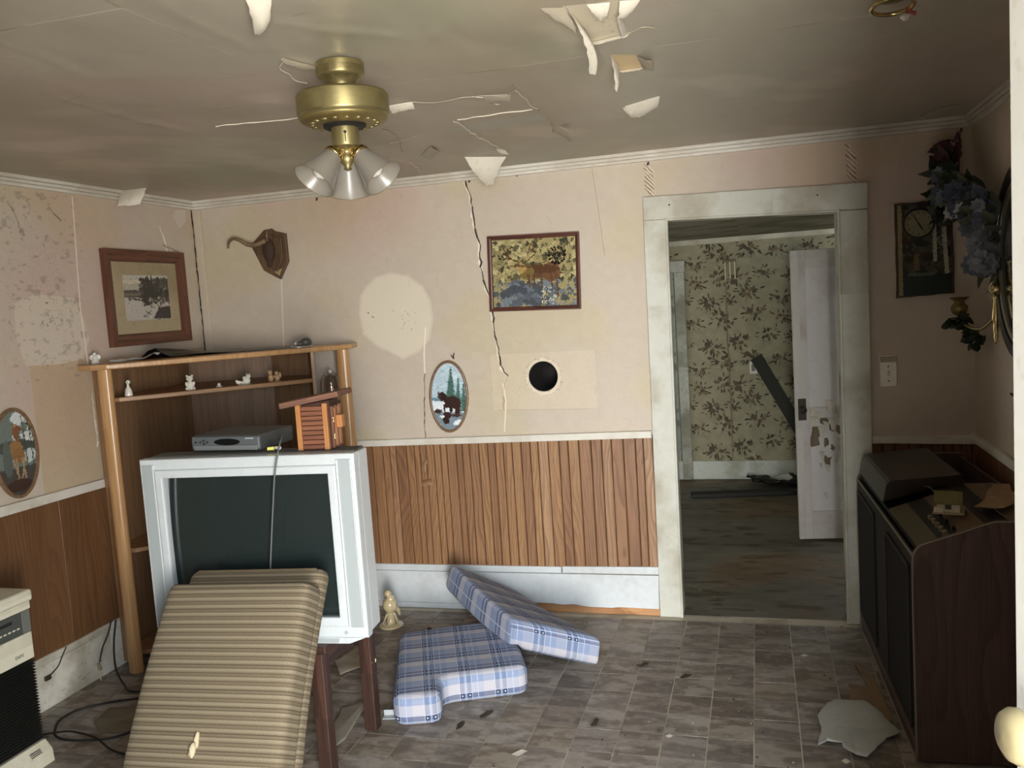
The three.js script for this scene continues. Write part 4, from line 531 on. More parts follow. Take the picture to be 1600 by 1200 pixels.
{
  const o = thing('folded_chair_cushion', 'folded tan striped chair cushion leaning against the television', 'cushion', [1.42, 0, 2.42]);
  const top = V3([0.0, 0.80, -0.455]), bot = V3([0.032, 0.06, -0.0]), v = top.clone().sub(bot), L = v.length(); v.normalize();
  const u = new THREE.Vector3(1, 0.01, 0.02).normalize(), n = new THREE.Vector3().crossVectors(u, v).normalize(); u.crossVectors(v, n).normalize();
  const place = (off, back, shift) => (p) => { const s = 0.5 - p.z / L, k = 1 + 0.075 * (0.5 - s) * 2 * 0.5; const q = bot.clone().addScaledVector(v, s * L + off).addScaledVector(u, p.x * k + shift - 0.012 * Math.sin(s * 3)).addScaledVector(n, p.y - back + 0.012 * Math.sin(Math.PI * s)); p.copy(q); };
  const pad = part('front_pad', softBox(0.555, 0.105, L, 0.026, 0.012, place(0.008, 0.052, 0.012)), tanMat, o);
  part('rear_pad', softBox(0.545, 0.07, L - 0.02, 0.028, 0.006, place(0.088, 0.142, 0.0)), tanMat, o);
  const line = (x, s0, s1, nn) => { const P = []; for (let i = 0; i <= nn; i++) { const s = lerp(s0, s1, i / nn), q = new THREE.Vector3(x, 0.051, (0.5 - s) * L); place(0.008, 0.052, 0.012)(q); P.push([q.x, q.y, q.z]); } return P; };
  part('welt', tube(line(0.215, 0.03, 0.97, 20), 0.0035, 60, 6), tanPipe, pad);
  { const P = []; for (let i = 0; i <= 16; i++) { const q = new THREE.Vector3(lerp(-0.25, 0.25, i / 16), 0.034, -L / 2 + 0.006); place(0.008, 0.052, 0.012)(q); P.push([q.x, q.y, q.z]); } part('welt', tube(P, 0.0045, 50, 6), tanPipe, pad); }
  { const P = []; for (let i = 0; i <= 16; i++) { const q = new THREE.Vector3(lerp(-0.24, 0.24, i / 16), 0.025, -(L - 0.02) / 2 + 0.004); place(0.088, 0.142, 0.0)(q); P.push([q.x, q.y, q.z]); } part('welt', tube(P, 0.0042, 50, 6), tanPipe, o); }
  const tearAt = (x, s, lift) => { const q = new THREE.Vector3(x, 0.062 + lift, (0.5 - s) * L); place(0.008, 0.052, 0.012)(q); return q; };
  const c = tearAt(-0.01, 0.43, 0.0015); const tg = new THREE.CircleGeometry(0.022, 20), tp = tg.attributes.position, rr = rng(6); for (let i = 1; i < tp.count; i++) { const k = 0.6 + 0.6 * rr(); tp.setXYZ(i, tp.getX(i) * k * 0.55, tp.getY(i) * k * 1.3, 0); }
  const basis = new THREE.Matrix4().makeBasis(u, v, n).setPosition(c); tg.applyMatrix4(basis); const tear = part('tear', tg, std({ color: '#2d2419', roughness: 1 }), pad); tear.userData.label = 'dark torn hole';
  const st = (x, y, s) => { const g = ball(0.012 * s, x, y, 0.004, 0.7, 1.3, 0.7, 10), p = g.attributes.position; for (let i = 0; i < p.count; i++) { const k = 0.85 + 0.4 * vn(p.getX(i) * 300, p.getY(i) * 300); p.setXYZ(i, p.getX(i) * k, p.getY(i) * k, p.getZ(i) * k); } g.computeVertexNormals(); return g.applyMatrix4(basis); };
  part('stuffing', merge(st(0.002, 0.014, 1), st(-0.006, -0.018, 1.3), st(0.006, -0.003, 0.7)), std({ color: '#bfb092', roughness: 1 }), pad);
}
const plaidTex = scaled(ctex(cnv(768, 768, (g, w, h) => { // 0.21 m repeat
  g.fillStyle = '#c3c8d4'; g.fillRect(0, 0, w, h);
  const bandsX = [[0, 250, '#d2cfd3'], [250, 92, '#6a7693'], [342, 70, '#9aacca'], [412, 92, '#66728f'], [504, 264, '#a9b6cf']];
  for (const [a, b, c] of bandsX) { g.fillStyle = c; g.globalAlpha = 0.85; g.fillRect(a, 0, b, h); }
  g.globalAlpha = 0.55; for (const [a, b, c] of [[0, 230, '#ded8d8'], [230, 110, '#4c5878'], [340, 60, '#8fa5c8'], [400, 100, '#4e5a78'], [500, 268, '#92a6c6']]) { g.fillStyle = c; g.fillRect(0, a, w, b); }
  g.globalAlpha = 0.9; for (const x of [245, 376, 506, 640]) { g.fillStyle = '#dfe6f2'; g.fillRect(x - 6, 0, 12, h); } for (const y of [224, 368, 498]) { g.fillStyle = '#dbe3f0'; g.fillRect(0, y - 6, w, 12); }
  g.globalAlpha = 1; for (const x of [296, 458]) for (const y of [285, 450]) { g.fillStyle = '#37415c'; g.fillRect(x - 44, y - 46, 88, 92); g.fillStyle = '#dfe6f2'; g.fillRect(x - 16, y - 18, 32, 36); }
  speckle(g, w, h, (x, y, o) => { const f = (vn(x / 3, y / 3) - 0.5) * 24 + ((x >> 2) + (y >> 2)) % 2 * 6 - 3; o[0] += f; o[1] += f; o[2] += f; });
})), 0.15, 0.15);
const plaidMat = std({ map: plaidTex, color: '#d2d2d8', roughness: 0.95 });
{ // T-shaped seat cushion lying flat
  const o = thing('plaid_seat_cushion', 'blue plaid L-shaped seat cushion lying flat on the floor', 'cushion', [1.75, 0, 0.9], Math.atan2(0.25, 0.60));
  const t = 0.128, rr = 0.06, bev = 0.034;
  const inv = (x, z) => { const a = o.rotation.y, dx = x - 1.75, dz = z - 0.9; return [dx * Math.cos(a) - dz * Math.sin(a), -(dx * Math.sin(a) + dz * Math.cos(a))]; };
  const pts = [[1.655, 1.345], [1.845, 1.285], [1.785, 1.135], [2.125, 0.985], [1.885, 0.44], [1.40, 0.68]].map(([x, z]) => inv(x, z)), sh = new THREE.Shape();
  pts.forEach((p, i) => { const a = pts[(i + pts.length - 1) % pts.length], b = pts[(i + 1) % pts.length], d1 = Math.hypot(a[0] - p[0], a[1] - p[1]), d2 = Math.hypot(b[0] - p[0], b[1] - p[1]), q1 = [p[0] + (a[0] - p[0]) * rr / d1, p[1] + (a[1] - p[1]) * rr / d1], q2 = [p[0] + (b[0] - p[0]) * rr / d2, p[1] + (b[1] - p[1]) * rr / d2]; if (!i) sh.moveTo(...q1); else sh.lineTo(...q1); sh.quadraticCurveTo(p[0], p[1], ...q2); }); sh.closePath();
  let g = new THREE.ExtrudeGeometry(sh, { depth: t - 2 * bev, bevelEnabled: true, bevelThickness: bev, bevelSize: bev, bevelOffset: -bev, bevelSegments: 7, curveSegments: 8 }); g.rotateX(-Math.PI / 2); g.translate(0, bev + 0.001, 0);
  g = toCreasedNormals(uvBox(g, 'y', 0.03, 0.06), 0.7); part('pad', g, plaidMat, o);
}
{ // second cushion lying across the first and tipping to the floor
  const o = thing('plaid_seat_cushion', 'blue plaid cushion tipped across the flat one, its end towards viewer', 'cushion', [1.9, 0, 0.6]);
  const inLow = (x, z) => { const q = [[1.655, 1.345], [1.845, 1.285], [1.785, 1.135], [2.125, 0.985], [1.885, 0.44], [1.40, 0.68]]; let c = false; for (let i = 0, j = 5; i < 6; j = i++) if ((q[i][1] > z) !== (q[j][1] > z) && x < (q[j][0] - q[i][0]) * (z - q[i][1]) / (q[j][1] - q[i][1]) + q[i][0]) c = !c; return c; };
  const A = V3([1.985, 0.118, 0.79]), Dd = V3([1.475, 0.205, 0.245]), w0 = V3([0.395, -0.095, -0.065]), w1 = V3([0.27, -0.185, -0.17]), T0 = 0.145, up0 = V3([0.18, 0.97, 0.15]).normalize(), up1 = V3([0.35, 0.86, 0.10]).normalize();
  const g = softBox(1, T0, 0.7, 0.034, 0.004, (p) => {
    const s = 0.5 - p.z / 0.7, wN = p.x + 0.5, h = p.y + T0 / 2; // s: 0 near .. 1 far
    const base = A.clone().lerp(Dd, s), wv = w0.clone().lerp(w1, s), up = up0.clone().lerp(up1, s).normalize(), sag = -0.012 * Math.sin(Math.PI * s);
    p.copy(base).addScaledVector(wv, wN).addScaledVector(up, h + sag).sub(o.position); if (inLow(p.x + 1.9, p.z + 0.6)) p.y = Math.max(p.y, 0.131 + h * 0.35); if (p.y < 0.004) p.y = 0.004;
  }, 30, 10, 30);
  { const uv = g.attributes.uv; for (let i = 0; i < uv.count; i++) uv.setX(i, uv.getX(i)); }
  part('pad', g, std({ map: (() => { const t = plaidTex.clone(); t.repeat.set(0.41 / 0.15, 1 / 0.15); t.needsUpdate = true; return t; })(), color: '#d2d2d8', roughness: 0.95 }), o);
}
// ---------------------------------------------------------------- ceiling light (fan hub without blades)
{
  const o = thing('ceiling_fan_hub', 'brass bladeless ceiling fan hub with three frosted bell lamp shades', 'ceiling light', [2.018, H, 2.10]);
  part('canopy', lathe([[0.0, 0.0], [0.062, -0.001], [0.066, -0.004], [0.066, -0.034], [0.063, -0.04], [0.058, -0.042], [0.044, -0.058], [0.040, -0.07], [0.040, -0.082]], 48), brassMat, o);
  part('motor_housing', lathe([[0.04, -0.078], [0.105, -0.082], [0.124, -0.088], [0.128, -0.094], [0.128, -0.142], [0.125, -0.150], [0.118, -0.154], [0.113, -0.160]], 64), brassMat, o);
  part('lower_ring', lathe([[0.120, -0.152], [0.121, -0.158], [0.112, -0.164], [0.064, -0.172], [0.060, -0.168]], 64), std({ map: grime('#8d7d50', '#3a2f1c', 5, { amount: 0.7, size: 0.06 }), roughness: 0.45, metalness: 0.7 }), o);
  for (let k = 0; k < 18; k++) { const a = k / 18 * 6.283; part('vent_boss', ball(0.0095, 0.09 * Math.cos(a), -0.168, 0.09 * Math.sin(a), 1.1, 0.45, 0.8, 8), brassMat, o); }
  part('dark_core', lathe([[0.0, -0.155], [0.062, -0.157], [0.058, -0.178], [0.0, -0.180]], 32), std({ color: '#181512', roughness: 0.7 }), o);
  part('light_kit_body', lathe([[0.0, -0.176], [0.034, -0.176], [0.038, -0.180], [0.038, -0.226], [0.036, -0.232], [0.026, -0.236], [0.014, -0.242], [0.016, -0.252], [0.022, -0.262], [0.017, -0.276], [0.008, -0.286], [0.012, -0.292], [0, -0.298]], 40), brassMat, o);
  part('chain_slot', merge(at(new THREE.CylinderGeometry(0.004, 0.004, 0.003, 12), 0.0165, -0.196, 0.0345, Math.PI / 2, 0, 0), at(new THREE.BoxGeometry(0.002, 0.024, 0.002), 0.0165, -0.210, 0.0345)), tvBlack, o);
  const cam = Math.atan2(3.11 - 2.018, 4.36 - 2.10), glass = phy({ color: '#c9c4ba', transmission: 0.75, roughness: 0.3, thickness: 0, ior: 1.45, side: THREE.DoubleSide });
  for (const da of [Math.PI / 3, -Math.PI / 3, Math.PI]) {
    const a = cam + da, tilt = da === Math.PI ? 0.42 : 0.72, d = new THREE.Vector3(Math.sin(a) * Math.sin(tilt), -Math.cos(tilt), Math.cos(a) * Math.sin(tilt)), q = new THREE.Quaternion().setFromUnitVectors(new THREE.Vector3(0, -1, 0), d), start = new THREE.Vector3(Math.sin(a) * 0.034, -0.245, Math.cos(a) * 0.034);
    part('lamp_arm', tube([[Math.sin(a) * 0.012, -0.246, Math.cos(a) * 0.012], [Math.sin(a) * 0.026, -0.240, Math.cos(a) * 0.026], [start.x, start.y, start.z]], 0.008, 16, 10), brassBright, o);
    const holder = lathe([[0, 0.006], [0.018, 0.004], [0.026, -0.004], [0.029, -0.014], [0.027, -0.018], [0.020, -0.016]], 28); holder.applyQuaternion(q); part('shade_holder', holder, brassBright, o, [start.x, start.y, start.z]);
    const sg = lathe([[0.024, -0.012], [0.027, -0.02], [0.035, -0.045], [0.045, -0.075], [0.053, -0.098], [0.0595, -0.112], [0.061, -0.114], [0.0585, -0.1115], [0.0515, -0.097], [0.0435, -0.075], [0.0335, -0.045], [0.0255, -0.02], [0.0225, -0.012]], 40); sg.applyQuaternion(q); const sm = part('lamp_shade', sg, glass, o, [start.x, start.y, start.z]);
    const rim = new THREE.TorusGeometry(0.0602, 0.0013, 8, 48); rim.rotateX(Math.PI / 2); rim.translate(0, -0.1135, 0); rim.applyQuaternion(q); part('rim', rim, std({ color: '#6f6552', roughness: 0.3 }), sm);
    const bulb = lathe([[0.010, -0.01], [0.011, -0.03], [0.022, -0.06], [0.024, -0.075], [0.016, -0.092], [0, -0.097]], 24); bulb.applyQuaternion(q); part('bulb', bulb, phy({ color: '#e6e3dc', roughness: 0.3, transmission: 0.3, thickness: 0 }), sm);
  }
}
{ // small brass ceiling ring at the upper right
  const o = thing('brass_ceiling_fixture', 'small brass ring fixture with red tassel at the ceiling, upper right', 'ceiling fixture', [3.465, H, 1.93]);
  part('plate', lathe([[0, 0], [0.03, 0], [0.032, -0.004], [0.012, -0.010], [0, -0.010]], 28), brassMat, o);
  const tg = new THREE.TorusGeometry(0.05, 0.0055, 10, 48); tg.rotateX(Math.PI / 2 - 0.12); part('ring', tg, brassBright, o, [0.0, -0.018, 0.0]);
  part('tassel', merge(ball(0.008, 0.042, -0.024, -0.028), at(new THREE.ConeGeometry(0.006, 0.03, 10), 0.044, -0.030, -0.03, 0.5, 0, 1.2)), std({ color: '#8a3a2c', roughness: 0.7 }), o); part('pendant', lathe([[0, 0], [0.010, -0.004], [0.012, -0.012], [0.005, -0.02], [0, -0.022]], 16), phy({ color: '#d8d2c4', roughness: 0.1, transmission: 0.5, thickness: 0.01 }), o, [0.034, -0.028, -0.035]);
}
// ---------------------------------------------------------------- things on the walls
function frameGeo(w, h, fw, t, bev) { return uvBox(slab([[-w / 2, -h / 2], [w / 2, -h / 2], [w / 2, h / 2], [-w / 2, h / 2]], t, bev, [[[-w / 2 + fw, -h / 2 + fw], [-w / 2 + fw, h / 2 - fw], [w / 2 - fw, h / 2 - fw], [w / 2 - fw, -h / 2 + fw]]]), 'y'); }
function mitred(w, h, fw, t, mat, parent) { // four mitred rails with a stepped section
  const prof = [[0, 0], [0, t], [fw * 0.35, t], [fw * 0.55, t * 0.7], [fw * 0.8, t * 0.62], [fw, t * 0.35], [fw, 0]];
  for (let k = 0; k < 4; k++) {
    const L = k % 2 ? h : w, hw = L / 2, pos = [], idx = []; for (const s of [0, 1]) for (const [a, b] of prof) pos.push(s ? hw - a : -hw + a, -(k % 2 ? w : h) / 2 + a, b);
    const n = prof.length; for (let i = 0; i < n; i++) { const j = (i + 1) % n; idx.push(i, j, n + i, j, n + j, n + i); }
    let g = new THREE.BufferGeometry(); g.setAttribute('position', new THREE.Float32BufferAttribute(pos, 3)); g.setIndex(idx); g = uvBox(g, 'x'); g.computeVertexNormals(); part('frame_rail', g, mat, parent, [0, 0, 0], [0, 0, k * Math.PI / 2]);
  }
}
const uvFit = (g, w, h) => { const p = g.attributes.position, uv = g.attributes.uv; for (let i = 0; i < p.count; i++) uv.setXY(i, p.getX(i) / w + 0.5, p.getY(i) / h + 0.5); return g; };
const paperPrint = (c, rough = 0.35, amp = 9) => { const g0 = c.getContext('2d'), w0 = c.width, h0 = c.height, src = g0.getImageData(0, 0, w0, h0).data.slice(); speckle(g0, w0, h0, (x, y, o) => { const dx = Math.round((fbm(x / 9, y / 9, 2) - 0.5) * amp * 2.4), dy = Math.round((fbm(x / 9 + 50, y / 9, 2) - 0.5) * amp * 2.4), sx = clamp(x + dx, 0, w0 - 1), sy = clamp(y + dy, 0, h0 - 1), i = (sy * w0 + sx) * 4, f = 0.86 + 0.28 * fbm(x / 5, y / 5 + 20, 2); for (let k = 0; k < 3; k++) o[k] = src[i + k] * f; });  const t = ctex(c); t.wrapS = t.wrapT = THREE.ClampToEdgeWrapping; return std({ map: t, roughness: rough }); };
{ // lake print, left wall
  const o = thing('framed_lake_print', 'framed grey lake and pine print with a tan mat on the left wall', 'picture', [0.002, 1.815, 0.468], Math.PI / 2); const w = 0.622, h = 0.492;
  mitred(w, h, 0.062, 0.03, std({ map: woodTex(27, '#6d4632', '#5c3727', '#351d14', { freq: 70 }), roughness: 0.35 }), o);
  part('mat', uvFit(slab([[-0.25, -0.186], [0.25, -0.186], [0.25, 0.186], [-0.25, 0.186]], 0.006, 0, [[[-0.178, -0.118], [-0.178, 0.118], [0.178, 0.118], [0.178, -0.118]]]), 1, 1), std({ map: grime('#a8997b', '#86775a', 29, { amount: 0.4 }), roughness: 0.8 }), o, [0, 0, 0.004]);
  part('print', uvFit(new THREE.PlaneGeometry(0.37, 0.25), 0.37, 0.25), paperPrint(cnv(512, 346, (g, W2, H2) => {
    const gr = (a, b, c) => { g.fillStyle = c; g.fillRect(0, a * H2, W2, (b - a) * H2 + 1); }; gr(0, 0.34, '#a9a495'); gr(0, 0.10, '#b7b4a8'); gr(0.12, 0.2, '#c4baa2'); gr(0.34, 0.5, '#4e4743'); gr(0.4, 0.46, '#6b625b'); gr(0.5, 1, '#b5afa5'); const r = rng(4);
    for (let i = 0; i < 260; i++) { const x = 0.38 + 0.62 * r(), y = 0.1 + 0.5 * r(); g.fillStyle = ['#3d3a33', '#4a463c', '#57524a', '#2f2d28'][(r() * 4) | 0]; g.beginPath(); g.ellipse(x * W2, y * H2, 6 + 16 * r(), 5 + 14 * r(), 0, 0, 7); g.fill(); }
    for (const [x, t] of [[0.55, 0.0], [0.62, -0.02], [0.48, 0.12], [0.73, 0.08]]) { g.fillStyle = '#34312b'; for (let k = 0; k < 9; k++) { const y = t + k * 0.06, s = 0.015 + k * 0.011; g.beginPath(); g.moveTo((x - s) * W2, (y + 0.07) * H2); g.lineTo(x * W2, y * H2); g.lineTo((x + s) * W2, (y + 0.07) * H2); g.fill(); } }
    g.strokeStyle = '#2f2b27'; g.lineWidth = 12; g.beginPath(); g.moveTo(0.12 * W2, 0.53 * H2); g.quadraticCurveTo(0.4 * W2, 0.52 * H2, 0.62 * W2, 0.66 * H2); g.stroke(); g.lineWidth = 4; g.beginPath(); g.moveTo(0.18 * W2, 0.5 * H2); g.lineTo(0.1 * W2, 0.62 * H2); g.stroke();
    for (let i = 0; i < 90; i++) { g.fillStyle = ['#b9b1a4', '#6c645a', '#8c8478', '#3f3a36'][(r() * 4) | 0]; g.beginPath(); g.ellipse((0.55 + 0.45 * r()) * W2, (0.5 + 0.22 * r()) * H2, 4 + 9 * r(), 3 + 5 * r(), 0, 0, 7); g.fill(); }
    g.fillStyle = '#3d3432'; g.beginPath(); g.moveTo(W2, 0.68 * H2); g.lineTo(0.72 * W2, 0.72 * H2); g.lineTo(0.6 * W2, 0.95 * H2); g.lineTo(W2, 0.97 * H2); g.fill(); g.strokeStyle = '#2e2826'; g.lineWidth = 5; for (const [a, b, c, d] of [[0.4, 0.9, 0.56, 0.78], [0.44, 0.78, 0.54, 0.86], [0.38, 0.88, 0.62, 0.92]]) { g.beginPath(); g.moveTo(a * W2, b * H2); g.lineTo(c * W2, d * H2); g.stroke(); } g.fillStyle = '#c8c2b6'; g.beginPath(); g.ellipse(0.55 * W2, 0.9 * H2, 16, 9, 0, 0, 7); g.fill();
  })), o, [0, 0, 0.005]);
}
function ovalPlaque(name, label, pos, ry, rz, rx, ryy, draw, rimMat) {
  const o = thing(name, label, 'picture', pos, ry); o.rotation.z = rz; o.rotation.order = 'YXZ';
  part('oval_frame', toCreasedNormals(slab(ellipse(rx, ryy, 72), 0.018, 0.005, [ellipse(rx - 0.014, ryy - 0.015, 64).reverse()]), 0.6), rimMat, o);
  const s = new THREE.Shape(ellipse(rx - 0.013, ryy - 0.014, 64).map(([x, y]) => new THREE.Vector2(x, y))); part('painted_panel', uvFit(new THREE.ShapeGeometry(s), rx * 2, ryy * 2), paperPrint(cnv(384, Math.round(384 * ryy / rx), draw), 0.3), o, [0, 0, 0.009]);
  return o;
}
const rimWood = std({ map: woodTex(35, '#8b6e50', '#775b41', '#4d3826', { freq: 90 }), roughness: 0.4 });
ovalPlaque('oval_bear_plaque', 'oval plaque painted with a dark bear and cub in snow', [1.4935, 1.181, 0.002], 0, -0.055, 0.112, 0.196, (g, w, h) => {
  g.fillStyle = '#b5c9d4'; g.fillRect(0, 0, w, h); const r = rng(12); for (let i = 0; i < 60; i++) { g.fillStyle = `rgba(${r() < 0.5 ? '222,232,238' : '150,174,188'},0.35)`; g.beginPath(); g.ellipse(r() * w, r() * h * 0.6, 10 + 40 * r(), 6 + 16 * r(), -0.4, 0, 7); g.fill(); }
  g.fillStyle = '#6c8796'; g.fillRect(0, h * 0.52, w, h * 0.06); g.fillStyle = '#dfe7ec'; g.fillRect(0, h * 0.57, w, h * 0.14); g.fillStyle = '#7d8d97'; g.fillRect(0, h * 0.72, w, h * 0.28);
  for (const [x, t, s] of [[0.56, 0.06, 1], [0.74, 0.2, 0.8], [0.5, 0.2, 0.6], [0.88, 0.26, 0.8]]) { for (let k = 0; k < 14; k++) { const y = t + k * 0.03, q = (0.012 + k * 0.011) * s; g.fillStyle = k % 2 ? '#3e5f57' : '#4e7266'; g.beginPath(); g.moveTo((x - q) * w, (y + 0.05) * h); g.lineTo(x * w, y * h); g.lineTo((x + q) * w, (y + 0.05) * h); g.fill(); } } for (let i = 0; i < 120; i++) { g.fillStyle = 'rgba(220,232,236,0.6)'; g.fillRect((0.45 + 0.5 * r()) * w, (0.2 + 0.34 * r()) * h, 3, 3); }
  const el = (x, y, a, b, c, t = 0) => { g.fillStyle = c; g.beginPath(); g.ellipse(x * w, y * h, a * w, b * h, t, 0, 7); g.fill(); };
  el(0.60, 0.58, 0.22, 0.085, '#3a2624', 0.12); el(0.36, 0.51, 0.10, 0.06, '#33211f'); el(0.29, 0.49, 0.075, 0.042, '#2f1e1c'); el(0.24, 0.45, 0.025, 0.016, '#2a1a18'); el(0.34, 0.445, 0.025, 0.016, '#2a1a18'); el(0.27, 0.505, 0.035, 0.018, '#4d3431'); el(0.72, 0.68, 0.07, 0.09, '#36231f'); el(0.42, 0.63, 0.05, 0.08, '#36231f', 0.4); el(0.55, 0.66, 0.04, 0.07, '#33211f');
  el(0.45, 0.76, 0.10, 0.05, '#3a2624', 0.2); el(0.42, 0.83, 0.085, 0.06, '#35231f'); el(0.22, 0.71, 0.10, 0.03, '#3f2b28'); el(0.68, 0.76, 0.14, 0.02, '#4a3430'); el(0.45, 0.68, 0.05, 0.018, '#e6eef2'); el(0.32, 0.78, 0.06, 0.02, '#e6eef2'); el(0.72, 0.86, 0.13, 0.035, '#e3ecf1', -0.4); el(0.2, 0.9, 0.1, 0.02, '#dfe8ee');
}, rimWood);
solo('bent_nail', 'bent rusty nail sticking out above the oval bear plaque', 'nail', merge(taperTube([[0, 0, 0], [0.004, 0.008, 0.02], [0.012, 0.03, 0.026]], 0.0035, 0.0025, 14, 6), taperTube([[0.002, 0, 0.012], [-0.010, 0.022, 0.02]], 0.003, 0.002, 10, 6)), std({ color: '#3c2c20', roughness: 0.7, metalness: 0.4 }), [1.535, 1.385, 0.001]);
ovalPlaque('oval_deer_plaque', 'oval plaque painted with a tan deer in snowy woods, left wall', [0.002, 1.155, 1.413], Math.PI / 2, 0.0, 0.118, 0.197, (g, w, h) => {
  g.fillStyle = '#6b766f'; g.fillRect(0, 0, w, h); const r = rng(15), el = (x, y, a, b, c, t = 0) => { g.fillStyle = c; g.beginPath(); g.ellipse(x * w, y * h, a * w, b * h, t, 0, 7); g.fill(); };
  g.fillStyle = '#434a45'; g.fillRect(0, h * 0.36, w, h * 0.12); g.fillStyle = '#454340'; g.fillRect(0, h * 0.66, w, h * 0.34);
  for (let i = 0; i < 70; i++) el(0.5 + 0.5 * r(), 0.08 + 0.3 * r(), 0.02 + 0.05 * r(), 0.012 + 0.025 * r(), ['#ccd2cf', '#5a635d', '#3e4540', '#9aa5a0'][(r() * 4) | 0]); el(0.62, 0.12, 0.16, 0.07, '#cfd5d3'); el(0.8, 0.55, 0.14, 0.08, '#b9c2bf'); el(0.78, 0.33, 0.12, 0.05, '#c6cdca');
  g.strokeStyle = '#3b403c'; g.lineWidth = 9; for (const x of [0.7, 0.84, 0.92]) { g.beginPath(); g.moveTo(x * w, 0.1 * h); g.lineTo((x + 0.04) * w, 0.72 * h); g.stroke(); }
  el(0.5, 0.45, 0.16, 0.09, '#8f6b42', 0.5); el(0.56, 0.53, 0.13, 0.08, '#88633c', 0.9); el(0.53, 0.29, 0.055, 0.09, '#7c5236', -0.2); el(0.60, 0.235, 0.085, 0.034, '#784c32', 0.3); el(0.53, 0.20, 0.03, 0.02, '#c99a68'); for (const [x, t] of [[0.42, 0.1], [0.5, 0], [0.62, 0.05], [0.68, -0.1]]) { g.strokeStyle = '#a88a66'; g.lineWidth = 13; g.beginPath(); g.moveTo(x * w, 0.56 * h); g.lineTo((x + t) * w, 0.8 * h); g.stroke(); }
  el(0.5, 0.86, 0.3, 0.07, '#3c2a26'); el(0.3, 0.55, 0.1, 0.2, '#56605a');
}, rimWood);
{ // elk picture
  const o = thing('framed_elk_picture', 'square brown framed picture of an elk among yellow foliage', 'picture', [2.008, 1.811, 0.002]); o.rotation.z = -0.03; const w = 0.488, h = 0.392;
  mitred(w, h, 0.022, 0.018, std({ map: woodTex(38, '#5f3527', '#522c20', '#2f1711', { freq: 90 }), roughness: 0.4 }), o);
  part('picture_panel', uvFit(new THREE.PlaneGeometry(w - 0.03, h - 0.03), w - 0.03, h - 0.03), paperPrint(cnv(600, 480, (g, W2, H2) => {
    g.fillStyle = '#9c9066'; g.fillRect(0, 0, W2, H2); const r = rng(44), el = (x, y, a, b, c, t = 0) => { g.fillStyle = c; g.beginPath(); g.ellipse(x * W2, y * H2, a * W2, b * H2, t, 0, 7); g.fill(); };
    for (let i = 0; i < 520; i++) { const y = r(); el(r(), y, 0.012 + 0.03 * r(), 0.012 + 0.03 * r(), (y > 0.62 ? ['#6f7478', '#54585c', '#7e8288', '#8f8a60', '#4a4a45'] : ['#b8ac80', '#857c58', '#5b583f', '#a89c6e', '#423f30', '#c6bc94'])[(r() * 5) | 0], r() * 3); }
    for (let i = 0; i < 60; i++) el(0.15 + 0.6 * r(), 0.66 + 0.32 * r(), 0.03 + 0.05 * r(), 0.03 + 0.04 * r(), ['#666d76', '#575e68', '#737b82', '#4a4f55'][(r() * 4) | 0], r());
    el(0.50, 0.50, 0.16, 0.09, '#5f4632', 0.05); el(0.70, 0.50, 0.11, 0.14, '#6c4c36', -0.3); el(0.60, 0.46, 0.2, 0.06, '#553a28'); el(0.42, 0.50, 0.08, 0.10, '#746038', 0.4); el(0.36, 0.44, 0.06, 0.06, '#a58a55'); for (const [x, y2] of [[0.44, 0.7], [0.50, 0.72], [0.58, 0.72], [0.70, 0.7], [0.76, 0.86]]) { g.strokeStyle = '#5c4330'; g.lineWidth = 13; g.beginPath(); g.moveTo(x * W2, 0.52 * H2); g.lineTo((x + 0.01) * W2, y2 * H2); g.stroke(); }
    g.strokeStyle = '#5a3a22'; g.lineWidth = 8; const br = (p) => { g.beginPath(); p.forEach(([x, y], i) => i ? g.lineTo(x * W2, y * H2) : g.moveTo(x * W2, y * H2)); g.stroke(); }; br([[0.16, 0.12], [0.18, 0.26], [0.28, 0.33], [0.42, 0.34], [0.52, 0.24]]); br([[0.2, 0.22], [0.24, 0.3]]); br([[0.22, 0.40], [0.34, 0.40], [0.46, 0.42], [0.58, 0.38], [0.68, 0.34]]); br([[0.44, 0.22], [0.48, 0.10]]); br([[0.50, 0.22], [0.50, 0.10]]);
    for (let k = 0; k < 14; k++) { const a = k / 14 * 6.283; g.strokeStyle = '#1c1410'; g.lineWidth = 7; g.beginPath(); g.moveTo((0.77 + 0.02 * Math.cos(a)) * W2, (0.27 + 0.02 * Math.sin(a)) * H2); g.lineTo((0.77 + 0.085 * Math.cos(a)) * W2, (0.27 + 0.11 * Math.sin(a)) * H2); g.stroke(); el(0.77 + 0.09 * Math.cos(a), 0.27 + 0.115 * Math.sin(a), 0.016, 0.02, '#16100c'); }
    for (let i = 0; i < 40; i++) el(0.55 + 0.2 * r(), 0.7 + 0.25 * r(), 0.006, 0.012, '#d6cfb0', r());
  }), 0.2), o, [0, 0, 0.006]);
}
